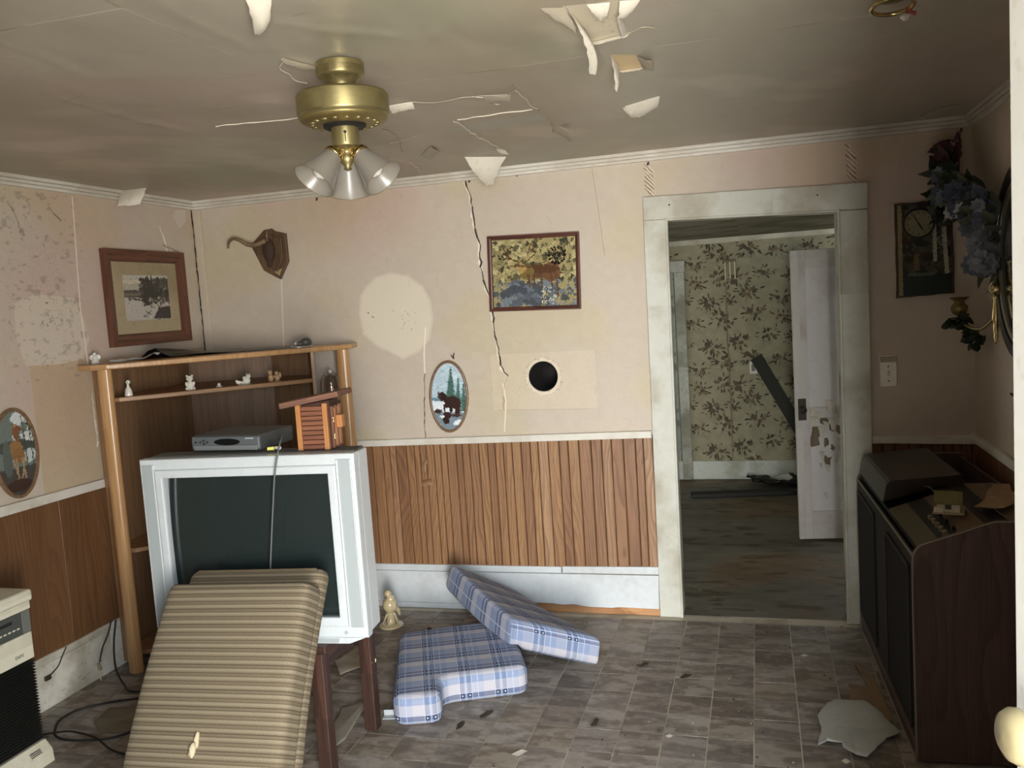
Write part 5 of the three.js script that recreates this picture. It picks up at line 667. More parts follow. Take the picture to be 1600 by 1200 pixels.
{ // antler mount
  const o = thing('antler_plaque', 'dark wooden shield plaque with a single curved antler', 'trophy', [0.50, 2.02, 0.0015]);
  const P = [[-0.035, 0.138], [0.014, 0.143], [0.030, 0.128], [0.100, 0.109], [0.102, -0.045], [0.042, -0.142], [-0.058, -0.086], [-0.126, 0.06]];
  const pm = std({ map: woodTex(45, '#6a523a', '#58422e', '#38291b', { freq: 70 }), roughness: 0.45 });
  part('shield', uvBox(slab(P, 0.02, 0.004)), pm, o); part('raised_centre', uvBox(at(slab(P.map(([x, y]) => [x * 0.72 + 0.004, y * 0.74 + 0.006]), 0.012, 0.004), 0, 0, 0.018)), pm, o);
  part('skull_cap', merge(ball(0.042, -0.004, 0.02, 0.034, 0.9, 1.6, 0.7, 20), ball(0.022, -0.006, -0.045, 0.032, 0.8, 1.3, 0.7)), std({ color: '#3b2a1c', roughness: 0.8 }), o);
  const am = std({ map: woodTex(46, '#8b7358', '#6d573f', '#3f3020', { freq: 30 }), roughness: 0.6 });
  part('antler', taperTube([[-0.01, 0.075, 0.05], [-0.06, 0.055, 0.075], [-0.105, 0.062, 0.09], [-0.145, 0.088, 0.095], [-0.19, 0.098, 0.09], [-0.222, 0.080, 0.085], [-0.232, 0.050, 0.08]], 0.016, 0.006, 40, 10), am, o); part('antler_tine', taperTube([[0.0, 0.075, 0.05], [0.012, 0.10, 0.07], [0.018, 0.135, 0.07]], 0.009, 0.003, 16, 8), am, o);
  part('name_tag', at(slab([[0.012, -0.098], [0.062, -0.082], [0.042, -0.122]], 0.003), 0, 0, 0.020), std({ color: '#a08b62', roughness: 0.6 }), o);
}
{ // clock on a varnished slab
  const o = thing('slab_clock', 'dark varnished picture slab with a round clock dial and birch trees', 'clock', [3.8535, 1.783, 0.002]); const w = 0.243, h = 0.436, r = rng(9), ed = [];
  const ring = [[-w / 2, -h / 2], [w / 2, -h / 2 + 0.01], [w / 2, h / 2], [-w / 2, h / 2 - 0.004]]; for (let k = 0; k < 4; k++) for (let i = 0; i < 8; i++) { const a = ring[k], b = ring[(k + 1) % 4]; ed.push([lerp(a[0], b[0], i / 8) + (r() - 0.5) * 0.006, lerp(a[1], b[1], i / 8) + (r() - 0.5) * 0.006]); }
  const sg = slab(ed, 0.02, 0.003); part('slab', uvFit(sg, w, h), std({ color: '#3a281c', roughness: 0.35 }), o);
  part('print', uvFit(new THREE.PlaneGeometry(w - 0.022, h - 0.022), w - 0.022, h - 0.022), paperPrint(cnv(320, 574, (g, W2, H2) => {
    g.fillStyle = '#3d3a30'; g.fillRect(0, 0, W2, H2); const q = rng(7); for (let i = 0; i < 200; i++) { g.fillStyle = ['#2f2d26', '#48443a', '#545046', '#272a22', '#3b2c22'][(q() * 5) | 0]; g.beginPath(); g.ellipse(q() * W2, q() * H2, 10 + 30 * q(), 6 + 22 * q(), q(), 0, 7); g.fill(); }
    g.fillStyle = '#232b28'; g.fillRect(0, H2 * 0.78, W2, H2 * 0.22); g.fillStyle = '#8f8360'; g.fillRect(0, 0, W2 * 0.08, H2); g.fillStyle = '#b3ad98'; for (const [x0, x1, y1, wd] of [[0.69, 0.70, 0.64, 24], [0.84, 0.92, 0.78, 26]]) { g.lineWidth = wd; g.strokeStyle = '#a9a48f'; g.beginPath(); g.moveTo(x0 * W2, 0); g.lineTo(x1 * W2, y1 * H2); g.stroke(); for (let k = 0; k < 14; k++) { g.fillStyle = '#3a352c'; g.fillRect((lerp(x0, x1, k / 14) - 0.03) * W2, k / 14 * y1 * H2, 10, 3); } }
    g.strokeStyle = '#8f8a76'; g.lineWidth = 6; g.beginPath(); g.moveTo(0.72 * W2, 0.42 * H2); g.lineTo(0.86 * W2, 0.34 * H2); g.moveTo(0.88 * W2, 0.5 * H2); g.lineTo(0.74 * W2, 0.42 * H2); g.stroke(); g.fillStyle = '#6e5a3e'; g.fillRect(0.3 * W2, 0.55 * H2, 0.1 * W2, 0.18 * H2); g.fillStyle = '#55604f'; g.fillRect(0.18 * W2, 0.76 * H2, 0.5 * W2, 0.03 * H2);
  }), 0.25, 3), o, [0, 0, 0.0208]);
  const dial = cnv(256, 256, (g) => { g.fillStyle = '#8b8566'; g.fillRect(0, 0, 256, 256); g.fillStyle = '#1f1b14'; g.font = 'bold 30px serif'; g.textAlign = 'center'; g.textBaseline = 'middle'; for (let k = 1; k <= 12; k++) { const a = k / 12 * 6.283; g.fillText(String(k), 128 + 96 * Math.sin(a), 128 - 96 * Math.cos(a)); } g.strokeStyle = '#2a251c'; for (let k = 0; k < 60; k++) { const a = k / 60 * 6.283; g.lineWidth = k % 5 ? 1 : 3; g.beginPath(); g.moveTo(128 + 118 * Math.sin(a), 128 - 118 * Math.cos(a)); g.lineTo(128 + 125 * Math.sin(a), 128 - 125 * Math.cos(a)); g.stroke(); } });
  const dp = [-0.022, 0.118, 0.0215]; part('dial', uvFit(new THREE.CircleGeometry(0.063, 40), 0.128, 0.128), paperPrint(dial, 0.3, 0), o, dp); const bz = new THREE.TorusGeometry(0.0645, 0.005, 10, 56); part('bezel', bz, std({ color: '#171310', roughness: 0.3 }), o, [dp[0], dp[1], dp[2] + 0.002]);
  part('minute_hand', at(new THREE.BoxGeometry(0.004, 0.05, 0.002), 0, 0.02, 0), std({ color: '#14110d', roughness: 0.4 }), o, [dp[0], dp[1], dp[2] + 0.005], [0, 0, 0.52]); part('hour_hand', at(new THREE.BoxGeometry(0.006, 0.038, 0.002), 0, 0.014, 0), std({ color: '#14110d', roughness: 0.4 }), o, [dp[0], dp[1], dp[2] + 0.003], [0, 0, 0.52 + Math.PI - 0.05]);
}
{ // light switch
  const o = thing('light_switch', 'cream double height light switch plate right of the doorway', 'switch', [3.691, 1.229, 0.001]); const m = std({ map: grime('#f0eddf', '#c4bca0', 47, { amount: 0.2, size: 0.2, spots: 0.1 }), roughness: 0.35 });
  part('plate', rbox(0.074, 0.148, 0.008, 0.003), m, o, [0, 0, 0.004]); part('upper_lip', rbox(0.070, 0.026, 0.008, 0.003), std({ color: '#a59d87', roughness: 0.4 }), o, [0, 0.056, 0.010]); part('toggle', rbox(0.008, 0.022, 0.016, 0.002), m, o, [0, -0.012, 0.014], [0.5, 0, 0]); for (const y of [0.022, -0.046]) part('screw', at(new THREE.CylinderGeometry(0.0035, 0.0035, 0.003, 12), 0, y, 0.009, Math.PI / 2), std({ color: '#5d5644', roughness: 0.4, metalness: 0.6 }), o);
}
// ---------------------------------------------------------------- heater at the left
{
  const o = thing('space_heater', 'cream and black louvred room heater at the lower left corner', 'heater', [0.195, 0, 2.12]); // front faces +x
  const cream = std({ map: grime('#d9d4bf', '#a79f86', 93, { amount: 0.3 }), roughness: 0.4 }), blk = std({ color: '#23231f', roughness: 0.5 }), L = 0.68, zc = 0;
  part('body', rbox(0.30, 0.56, L, 0.004), blk, o, [-0.005, 0.36, zc]);
  part('lid', rbox(0.37, 0.046, L + 0.03, 0.012, 'x', 0, 0, 4), cream, o, [0.0, 0.664, zc]); part('lid_band', rbox(0.345, 0.03, L + 0.012, 0.003), cream, o, [0.002, 0.626, zc]);
  part('control_panel', rbox(0.02, 0.085, L, 0.003), std({ color: '#4c4f4b', roughness: 0.45 }), o, [0.164, 0.567, zc]); part('panel_end', rbox(0.022, 0.085, 0.04, 0.003), std({ color: '#6d706b', roughness: 0.45 }), o, [0.164, 0.567, -L / 2 + 0.02]);
  part('display', rbox(0.004, 0.012, 0.07, 0.001), blk, o, [0.174, 0.585, -L / 2 + 0.12]); for (let k = 0; k < 6; k++) part('button', rbox(0.004, 0.006, 0.012, 0.001), cream, o, [0.174, 0.552, -L / 2 + 0.06 + k * 0.02]);
  part('front_band', rbox(0.024, 0.105, L, 0.005), cream, o, [0.163, 0.470, zc]);
  const lt = ctex(cnv(256, 128, (g) => { g.clearRect(0, 0, 256, 128); g.fillStyle = '#d9d4bf'; g.fillRect(0, 0, 256, 128); g.fillStyle = '#55534a'; g.font = 'bold 84px sans-serif'; g.textAlign = 'center'; g.textBaseline = 'middle'; g.fillText('EMPI', 128, 68); })); const lg = new THREE.PlaneGeometry(0.05, 0.026); lg.rotateY(Math.PI / 2); part('badge', lg, std({ map: lt, roughness: 0.4 }), o, [0.1755, 0.447, -L / 2 + 0.07]);
  const gs = []; for (let k = 0; k < 27; k++) { const s = slab([[0, 0], [0.028, 0.002], [0.030, 0.005], [0, 0.0108]], L); s.translate(0.142, 0.088 + k * 0.012, -L / 2); gs.push(s); } part('louvre_grille', merge(gs), blk, o);
  part('base_foot', uvBox(at(slab([[-0.17, 0], [0.21, 0], [0.205, 0.05], [0.175, 0.085], [-0.17, 0.085]], L + 0.01, 0.006), 0, 0, -(L + 0.01) / 2)), cream, o);
  part('foot_vents', merge(...[0, 1, 2].map((k) => at(new THREE.BoxGeometry(0.002, 0.003, 0.05), 0.2015 - k * 0.004, 0.056 + k * 0.006, -L / 2 + 0.07, 0, 0, 0.7))), blk, o);
}
// cords on the floor
solo('power_cord', 'black power cord looping over the floor by the heater', 'cord', tube([[0.46, 0.0108, 1.25], [0.333, 0.0108, 1.302], [0.245, 0.006, 1.34], [0.172, 0.006, 1.411], [0.165, 0.006, 1.498], [0.213, 0.006, 1.577], [0.253, 0.006, 1.619], [0.323, 0.006, 1.645], [0.439, 0.006, 1.632], [0.51, 0.006, 1.606], [0.60, 0.006, 1.50]], 0.0048, 90, 8), cordMat);
solo('power_cord', 'straighter black cord running from heater under the tan cushion', 'cord', tube([[0.15, 0.005, 1.64], [0.199, 0.005, 1.617], [0.308, 0.018, 1.602], [0.39, 0.021, 1.615], [0.47, 0.020, 1.633], [0.593, 0.005, 1.684], [0.72, 0.005, 1.71]], 0.004, 60, 8), cordMat);
{ const o = thing('lamp_cord', 'thin cord with a pale plug hanging on the left baseboard', 'cord', [0.03, 0.0, 1.06]); part('wire', tube([[0.002, 0.25, -0.06], [0.004, 0.2, -0.03], [0.004, 0.14, 0.02], [0.004, 0.085, 0.045]], 0.0036, 30, 7), cordMat, o); part('plug', at(new THREE.CylinderGeometry(0.007, 0.010, 0.032, 12), 0.004, 0.066, 0.05, 0.25), std({ color: '#8d7d63', roughness: 0.5 }), o); part('plug_tail', tube([[0.006, 0.05, 0.052], [0.01, 0.02, 0.058], [0.02, 0.006, 0.065]], 0.004, 14, 7), std({ color: '#b3a68c', roughness: 0.5 }), o); }
{ const o = thing('phone_cord', 'wire with a small dark clip on the left baseboard near heater', 'cord', [0.028, 0, 1.36]); part('wire', tube([[0, 0.235, -0.075], [0, 0.2, -0.045], [0, 0.17, -0.02], [0, 0.147, 0.03]], 0.0025, 24, 6), cordMat, o); part('clip', rbox(0.012, 0.02, 0.032, 0.003), std({ color: '#332c22', roughness: 0.5 }), o, [0, 0.142, 0.045]); }
solo('cabinet_cord', 'black cord hanging beside the oak cabinet foot', 'cord', tube([[0.05, 0.25, 0.99], [0.06, 0.15, 1.03], [0.11, 0.05, 1.09], [0.20, 0.006, 1.15], [0.29, 0.006, 1.21], [0.36, 0.006, 1.19]], 0.0042, 50, 8), cordMat);
// ---------------------------------------------------------------- bird figurine on the floor
{
  const o = thing('bird_figurine', 'glazed tan bird figurine on a round base by the baseboard', 'figurine', [1.185, 0.0, 0.30], 0.3); const m = ceramicTan;
  part('base', lathe([[0, 0], [0.062, 0], [0.066, 0.004], [0.062, 0.010], [0.03, 0.014], [0, 0.016]], 36), m, o);
  part('stump', merge(lathe([[0, 0.01], [0.030, 0.012], [0.022, 0.03], [0.020, 0.055], [0.024, 0.075], [0, 0.08]], 24), ...[0, 1, 2, 3, 4].map((k) => taperTube([[0.02 * Math.cos(k * 1.3), 0.07, 0.02 * Math.sin(k * 1.3)], [0.03 * Math.cos(k * 1.3 + 0.3), 0.045, 0.03 * Math.sin(k * 1.3 + 0.3)], [0.044 * Math.cos(k * 1.3 + 0.5), 0.016, 0.044 * Math.sin(k * 1.3 + 0.5)]], 0.007, 0.003, 12, 7))), m, o);
  part('body', merge(ball(0.040, 0.0, 0.115, 0, 0.95, 1.05, 1.0, 24), ball(0.028, 0.006, 0.14, 0.0, 0.85, 1.2, 0.85, 20), ball(0.019, -0.006, 0.178, 0.004, 1, 1, 1, 18), at(new THREE.ConeGeometry(0.006, 0.018, 12), -0.012, 0.176, 0.024, 1.5, 0, 0), taperTube([[0.015, 0.10, -0.01], [0.035, 0.08, -0.02], [0.045, 0.05, -0.025]], 0.018, 0.006, 12, 10), ball(0.024, 0.026, 0.112, 0.004, 0.5, 1.2, 1.1)), m, o);
}
// ---------------------------------------------------------------- stereo console
{
  const o = thing('stereo_console', 'long dark walnut stereo console against the right wall', 'console', [3.58, 0, 1.295], 0.0384), dp = 0.455, Lc = 1.235, band = std({ color: '#8e8678', roughness: 0.4, metalness: 0.3 });
  const prof = new THREE.Shape(); prof.moveTo(0, 0.012); prof.lineTo(dp, 0.012); prof.lineTo(dp, 0.846); prof.lineTo(0.255, 0.846); prof.lineTo(0.04, 0.772); prof.quadraticCurveTo(0.002, 0.758, 0, 0.715); prof.closePath();
  const endG = (z) => uvBox(at(slab(prof, 0.02, 0), 0, 0, z), 'y'); part('end_panel', endG(-0.02), walnut, o); part('end_panel', endG(-Lc), walnut, o);
  const edge = [[0.001, 0.012, 0], [0.001, 0.71, 0], [0.006, 0.742, 0], [0.022, 0.764, 0], [0.05, 0.776, 0], [0.15, 0.81, 0], [0.25, 0.845, 0], [0.30, 0.847, 0], [dp, 0.847, 0]]; for (const z of [-0.0015, -Lc + 0.02]) part('edge_band', tube(edge.map(([x, y]) => [x, y, z]), 0.0028, 90, 6), band, o);
  part('base_rail', rbox(0.02, 0.05, Lc - 0.04, 0.002, 'z'), walnut, o, [0.014, 0.038, -Lc / 2]); part('bottom_trim', rbox(0.006, 0.008, Lc, 0.002, 'z'), band, o, [-0.001, 0.012, -Lc / 2]); part('top_trim', rbox(0.008, 0.008, Lc - 0.02, 0.003, 'z'), band, o, [0.004, 0.728, -Lc / 2]);
  part('front_board', rbox(0.016, 0.66, Lc - 0.04, 0.002, 'z'), std({ map: woodTex(52, '#2a201a', '#231a15', '#140e0b', { freq: 50 }), roughness: 0.75 }), o, [0.012, 0.395, -Lc / 2]);
  const cloth = std({ color: '#0d0c0b', roughness: 0.95, bumpMap: noiseBump(61, 60, 60), bumpScale: 0.002 }); for (const z of [-0.27, -0.965]) { part('grille_cloth', rbox(0.008, 0.56, 0.40, 0.002), cloth, o, [0.001, 0.39, z]); const frm = []; for (const s of [-1, 1]) { frm.push(at(rbox(0.012, 0.58, 0.014, 0.002), 0.0, 0.39, z + s * 0.207)); frm.push(at(rbox(0.012, 0.014, 0.40, 0.002, 'z'), 0.0, 0.39 + s * 0.287, z)); } part('grille_frame', merge(frm), std({ color: '#17120e', roughness: 0.7 }), o); }
  part('back_board', rbox(0.012, 0.80, Lc - 0.04, 0.001, 'z'), walnut, o, [dp - 0.008, 0.43, -Lc / 2]);
  // sloping control deck at the near end, record lid at the far end
  const deck = (x0, x1, z0, z1, mat, lift = 0, name = 'deck_strip') => { const y = (x) => x < 0.255 ? 0.772 + (x - 0.04) * 0.344 - 0.012 : 0.834; const g = slab([[x0, y(x0) - 0.006 + lift], [x1, y(x1) - 0.006 + lift], [x1, y(x1) + lift], [x0, y(x0) + lift]], z1 - z0); g.translate(0, 0, -z1); return part(name, uvBox(g, 'z'), mat, o); };
  const tanS = std({ map: woodTex(54, '#7a6650', '#6b5843', '#4a3b2b', { freq: 60 }), roughness: 0.5 }), oliv = std({ color: '#5d5640', roughness: 0.5 }), dk = std({ color: '#181410', roughness: 0.5 });
  deck(0.025, 0.09, 0.02, 0.55, oliv); deck(0.09, 0.15, 0.02, 0.55, dk); deck(0.15, 0.235, 0.02, 0.55, std({ color: '#6b5540', roughness: 0.45 })); deck(0.235, 0.254, 0.02, 0.55, dk); deck(0.256, 0.31, 0.02, 0.62, dk); deck(0.31, 0.42, 0.02, 0.62, tanS, 0.004); deck(0.42, dp - 0.014, 0.02, 0.62, dk);
  part('deck_tray', rbox(dp - 0.05, 0.02, Lc - 0.06, 0.002), dk, o, [dp / 2, 0.735, -Lc / 2]);
  for (let k = 0; k < 5; k++) part('control_knob', at(new THREE.CylinderGeometry(0.0085, 0.010, 0.016, 16), 0.115, 0.793, -0.06 - k * 0.052, 0, 0, 0.33), std({ color: '#a49a80', roughness: 0.3, metalness: 0.6 }), o); for (let k = 0; k < 3; k++) part('slider', rbox(0.012, 0.012, 0.02, 0.002), dk, o, [0.145, 0.806, -0.08 - k * 0.09]);
  const lidS = shapeOf([[0.012, 0.765], [0.026, 0.835], [0.042, 0.852], [0.30, 0.873], [0.31, 0.869], [0.315, 0.836], [0.25, 0.83]]); const lg = slab(lidS, 0.60, 0.003); lg.translate(0, 0, -1.215); part('record_lid', uvBox(lg, 'z'), std({ map: woodTex(55, '#31251c', '#281d16', '#150e0a', { freq: 40 }), roughness: 0.35 }), o).add(part('lid_edge', rbox(0.004, 0.004, 0.58, 0.001, 'z'), band, o, [0.028, 0.846, -0.915]));
  part('tone_arm', tube([[0.16, 0.835, -0.60], [0.17, 0.845, -0.52], [0.175, 0.836, -0.44]], 0.004, 18, 7), dk, o);
}
{ // little cottage ornament
  const o = thing('cottage_ornament', 'tiny cream cottage ornament with olive roof on the console', 'ornament', [3.735, 0.8255, 1.075], -0.25), cr = std({ color: '#c9c2a8', roughness: 0.6 });
  part('base', rbox(0.10, 0.006, 0.08, 0.002), std({ color: '#a3937a', roughness: 0.7 }), o, [0, 0.003, 0]); part('walls', uvBox(at(slab([[-0.036, 0], [0.036, 0], [0.036, 0.034], [-0.036, 0.034]], 0.05), 0, 0.006, -0.025)), cr, o); part('porch', rbox(0.03, 0.018, 0.014, 0.002), cr, o, [-0.03, 0.015, 0.03]);
  part('window_opening', rbox(0.02, 0.016, 0.002, 0.0005), dark2(), o, [0.0, 0.024, 0.0255]); part('roof', merge(at(rbox(0.092, 0.006, 0.056, 0.002, 'x'), 0, 0.056, 0.019, 0.75), at(rbox(0.092, 0.006, 0.056, 0.002, 'x'), 0, 0.056, -0.019, -0.75)), std({ map: grime('#6e6a40', '#4c4a2c', 97, { size: 0.1 }), roughness: 0.7 }), o);
  function dark2() { return std({ color: '#2c261c', roughness: 0.5 }); }
}
function sheetThing(name, label, cat, pts, y, mat, wave = 0.01, seed = 1, th = 0.0015, grid = 0.012) { // thin torn sheet of any outline, gently buckled, with thickness
  const c = pts.reduce((a, p) => [a[0] + p[0] / pts.length, a[1] + p[1] / pts.length], [0, 0]), r = rng(seed), fine = []; pts.forEach((p, i) => { const q = pts[(i + 1) % pts.length], n = Math.max(1, Math.round(Math.hypot(q[0] - p[0], q[1] - p[1]) / 0.025)); for (let k = 0; k < n; k++) fine.push([lerp(p[0], q[0], k / n) - c[0] + (r() - 0.5) * 0.004, lerp(p[1], q[1], k / n) - c[1] + (r() - 0.5) * 0.004]); });
  const pos = [], idx = [], rings = 6, n = fine.length, hgt = (x, z, k) => wave * fbm(x * 12 + seed, z * 12 + seed, 2) * (k > 0.98 ? 1 : 0.8);
  for (const s of [1, 0]) { pos.push(0, hgt(0, 0, 0) + s * th, 0); for (let j = 1; j <= rings; j++) for (const [x, z] of fine) { const k = j / rings; pos.push(x * k, hgt(x * k, z * k, k) + s * th, z * k); } }
  const N = 1 + rings * n; for (const s of [0, 1]) { const b = s * N; for (let i = 0; i < n; i++) { const i2 = (i + 1) % n; idx.push(b, b + 1 + (s ? i : i2), b + 1 + (s ? i2 : i)); for (let j = 0; j < rings - 1; j++) { const a = b + 1 + j * n + i, a2 = b + 1 + j * n + i2, d = a + n, d2 = a2 + n; if (s) idx.push(a, d, a2, a2, d, d2); else idx.push(a, a2, d, a2, d2, d); } } }
  for (let i = 0; i < n; i++) { const i2 = (i + 1) % n, a = 1 + (rings - 1) * n + i, a2 = 1 + (rings - 1) * n + i2; idx.push(a, a2, N + a, a2, N + a2, N + a); }
  const g = new THREE.BufferGeometry(); g.setAttribute('position', new THREE.Float32BufferAttribute(pos, 3)); g.setIndex(idx); g.computeVertexNormals(); return solo(name, label, cat, uvBox(g, 'y'), mat, [c[0], y, c[1]]);
}
const cardBrown = std({ map: grime('#8b7357', '#6c5841', 101, { amount: 0.5, size: 0.4 }), roughness: 0.85 });
sheetThing('torn_brown_paper', 'torn brown paper lying on the console top beside the cottage', 'paper', [[3.80, 1.14], [3.86, 1.04], [3.89, 0.93], [3.95, 0.80], [3.985, 0.83], [3.975, 0.98], [3.95, 1.06], [3.89, 1.16], [3.86, 1.15]], 0.853, std({ map: grime('#a88a6c', '#8a6f54', 103, { amount: 0.4, size: 0.3 }), roughness: 0.85 }), 0.022, 3);
const greyCardPts = [[3.276, 1.022], [3.316, 0.922], [3.35, 0.884], [3.457, 0.88], [3.496, 0.938], [3.53, 1.048], [3.555, 1.116], [3.501, 1.163], [3.42, 1.307], [3.389, 1.3], [3.348, 1.25], [3.344, 1.219], [3.291, 1.204], [3.262, 1.245], [3.283, 1.135]];
sheetThing('torn_grey_board', 'large torn pale grey board piece on the floor by the console', 'board piece', greyCardPts, 0.010, std({ map: grime('#b3b3aa', '#8f8f85', 105, { amount: 0.3, size: 0.6 }), roughness: 0.8 }), 0.006, 5, 0.006);
sheetThing('torn_brown_card', 'torn brown card under the grey board beside the console', 'card', [[3.417, 0.71], [3.505, 0.739], [3.508, 0.668], [3.459, 0.516], [3.48, 0.487], [3.522, 0.623], [3.535, 0.752], [3.548, 0.966], [3.532, 1.045], [3.506, 0.949], [3.407, 0.856]], 0.0015, cardBrown, 0.006, 7, 0.0025);
sheetThing('pale_board_scrap', 'pale plank scrap lying under the television stand, further back', 'board piece', [[1.13, 0.60], [1.25, 0.74], [1.26, 0.82], [1.20, 0.92], [1.10, 0.78]], 0.0015, std({ map: grime('#a39a89', '#7b705f', 107, { amount: 0.4 }), roughness: 0.85 }), 0.01, 9, 0.006);
sheetThing('grey_board_scrap', 'grey wood scrap on floor between the stand legs', 'board piece', [[1.36, 1.22], [1.45, 1.14], [1.50, 1.46], [1.48, 1.56], [1.41, 1.42]], 0.0015, std({ map: grime('#8f8778', '#665c4e', 108, { amount: 0.5 }), roughness: 0.85 }), 0.008, 10, 0.007);
sheetThing('plywood_scrap', 'flat tan floor board scrap near the loop of black cord', 'board piece', [[0.30, 1.36], [0.52, 1.33], [0.62, 1.52], [0.44, 1.57], [0.34, 1.50]], 0.0012, std({ map: grime('#8b7f6a', '#5f5443', 109, { amount: 0.5 }), roughness: 0.85 }), 0.002, 11, 0.002);
solo('metal_bracket', 'small pale angled bracket on the floor beside the stand leg', 'bracket', merge(at(rbox(0.055, 0.004, 0.035, 0.001), 0, 0.003, 0), at(rbox(0.055, 0.026, 0.004, 0.001), 0, 0.014, -0.016), at(rbox(0.004, 0.022, 0.035, 0.001), 0.026, 0.012, 0)), std({ color: '#aeb3b4', roughness: 0.5, metalness: 0.2 }), [1.60, 0.001, 1.26], [0, 0.2, 0]);
sheetThing('paint_chip', 'curled white paint chip on the floor near the frame bottom', 'paint chip', [[2.18, 1.47], [2.21, 1.435], [2.235, 1.44], [2.205, 1.48]], 0.002, flakeMat, 0.012, 13, 0.001); sheetThing('paint_chip', 'small bright paint chip on the tiles left of the doorway line', 'paint chip', [[2.72, 1.25], [2.735, 1.235], [2.75, 1.245], [2.735, 1.262]], 0.002, flakeMat, 0.008, 14, 0.001); sheetThing('paint_chip', 'white paint chip on the tiles just left of the grey board', 'paint chip', [[3.335, 1.325], [3.35, 1.31], [3.365, 1.325], [3.345, 1.345]], 0.002, flakeMat, 0.006, 15, 0.001); sheetThing('paint_chip', 'cream paint chip on the dark floor before the console', 'paint chip', [[3.24, 0.44], [3.255, 0.425], [3.275, 0.437], [3.255, 0.452]], 0.002, flakeMat, 0.006, 16, 0.001);
{ // fine litter: uncountable
  const r = rng(123), gs = []; for (let i = 0; i < 420; i++) { const x = 0.3 + r() * 3.2, z = 0.06 + Math.pow(r(), 0.8) * 1.8; if ((x > 1.3 && x < 2.45 && z > 0.2 && z < 1.38) || x < 1.62) continue; const s = 0.003 + 0.010 * r() * r() * r(), g = new THREE.TetrahedronGeometry(s, 0); g.scale(1.4, 0.35, 0.8); g.rotateY(r() * 6); g.translate(x, s * 0.2 + 0.0008, z); gs.push(g); }
  const m = solo('floor_litter', 'fine brown crumbs and leaf bits strewn over the tiles', 'litter', merge(gs), std({ color: '#463a2c', roughness: 0.95 })); m.userData.kind = 'stuff';
  const g2 = []; for (let i = 0; i < 70; i++) { const x = 2.45 + r() * 1.0, z = -0.6 + r() * 2.2, s = 0.002 + 0.004 * r() * r(), g = new THREE.TetrahedronGeometry(s, 0); g.scale(1.3, 0.4, 0.9); g.rotateY(r() * 6); g.translate(x, s * 0.2 + 0.0008, z); g2.push(g); }
  const m2 = solo('plaster_crumbs', 'tiny white plaster crumbs strewn over both floors', 'litter', merge(g2), std({ color: '#c9c2b3', roughness: 0.95 })); m2.userData.kind = 'stuff';
  const leafG = () => { const g = new THREE.CircleGeometry(0.022, 9), p = g.attributes.position; for (let i = 0; i < p.count; i++) p.setXYZ(i, p.getX(i) * 1.6 * (0.7 + 0.6 * r()), p.getY(i) * 0.7 * (0.6 + 0.8 * r()), 0.005 * r()); g.rotateX(-Math.PI / 2); g.computeVertexNormals(); return g; };
  const lm = std({ color: '#3e3326', roughness: 0.95, side: THREE.DoubleSide }); [[1.917, 1.284, 'just before the ear of the flat plaid cushion'], [1.99, 1.17, 'in the notch of the flat plaid cushion'], [2.56, 0.62, 'right of the tipped plaid cushion'], [2.44, 1.18, 'alone in the middle of the tiles'], [2.75, 0.72, 'on the tiles before the doorway'], [1.42, 0.34, 'between bird figurine and plaid cushions']].forEach(([x, z, w]) => solo('dead_leaf', 'curled dead brown leaf ' + w, 'leaf', leafG(), lm, [x, 0.002, z], [0, r() * 6, 0], 'dead leaves on the tiles'));
}
// ---------------------------------------------------------------- corner by the right wall: mirror, swag, sconce
{
  const o = thing('oval_mirror', 'oval mirror in a dark frame on the right wall', 'mirror', [W - 0.001, 1.69, 0.775], -Math.PI / 2);
  part('frame', toCreasedNormals(slab(ellipse(0.335, 0.365, 80), 0.028, 0.008, [ellipse(0.285, 0.315, 72).reverse()]), 0.6), std({ color: '#2c261f', roughness: 0.35 }), o); part('liner', slab(ellipse(0.288, 0.318, 72), 0.014, 0, [ellipse(0.262, 0.292, 64).reverse()]), std({ color: '#8f8a78', roughness: 0.5 }), o, [0, 0, 0.006]);
  part('glass', new THREE.ShapeGeometry(shapeOf(ellipse(0.264, 0.294, 64))), std({ color: '#8a9096', roughness: 0.08, metalness: 1 }), o, [0, 0, 0.010]);
}
const leafShape = (L, w) => { const n = 6, pos = [], idx = []; for (let i = 0; i <= n; i++) { const t = i / n, ww = w * Math.sin(Math.PI * Math.pow(t, 0.8)), z = 0.10 * L * Math.sin(t * 2.4); pos.push(-ww, t * L, z + ww * 0.3, 0, t * L, z, ww, t * L, z + ww * 0.3); } for (let i = 0; i < n; i++) { const a = i * 3; idx.push(a, a + 1, a + 3, a + 1, a + 4, a + 3, a + 1, a + 2, a + 4, a + 2, a + 5, a + 4); } const g = new THREE.BufferGeometry(); g.setAttribute('position', new THREE.Float32BufferAttribute(pos, 3)); g.setIndex(idx); g.computeVertexNormals(); return g; };
const petalFlower = (R, n, layers) => { const gs = []; for (let l = 0; l < layers; l++) for (let k = 0; k < n; k++) { const g = leafShape(R * (1 - l * 0.22), R * 0.46); g.rotateX(0.5 - l * 0.45); g.rotateZ((k + l * 0.5) / n * 6.283); gs.push(g); } gs.push(ball(R * 0.2, 0, 0, R * 0.25)); return merge(gs); };
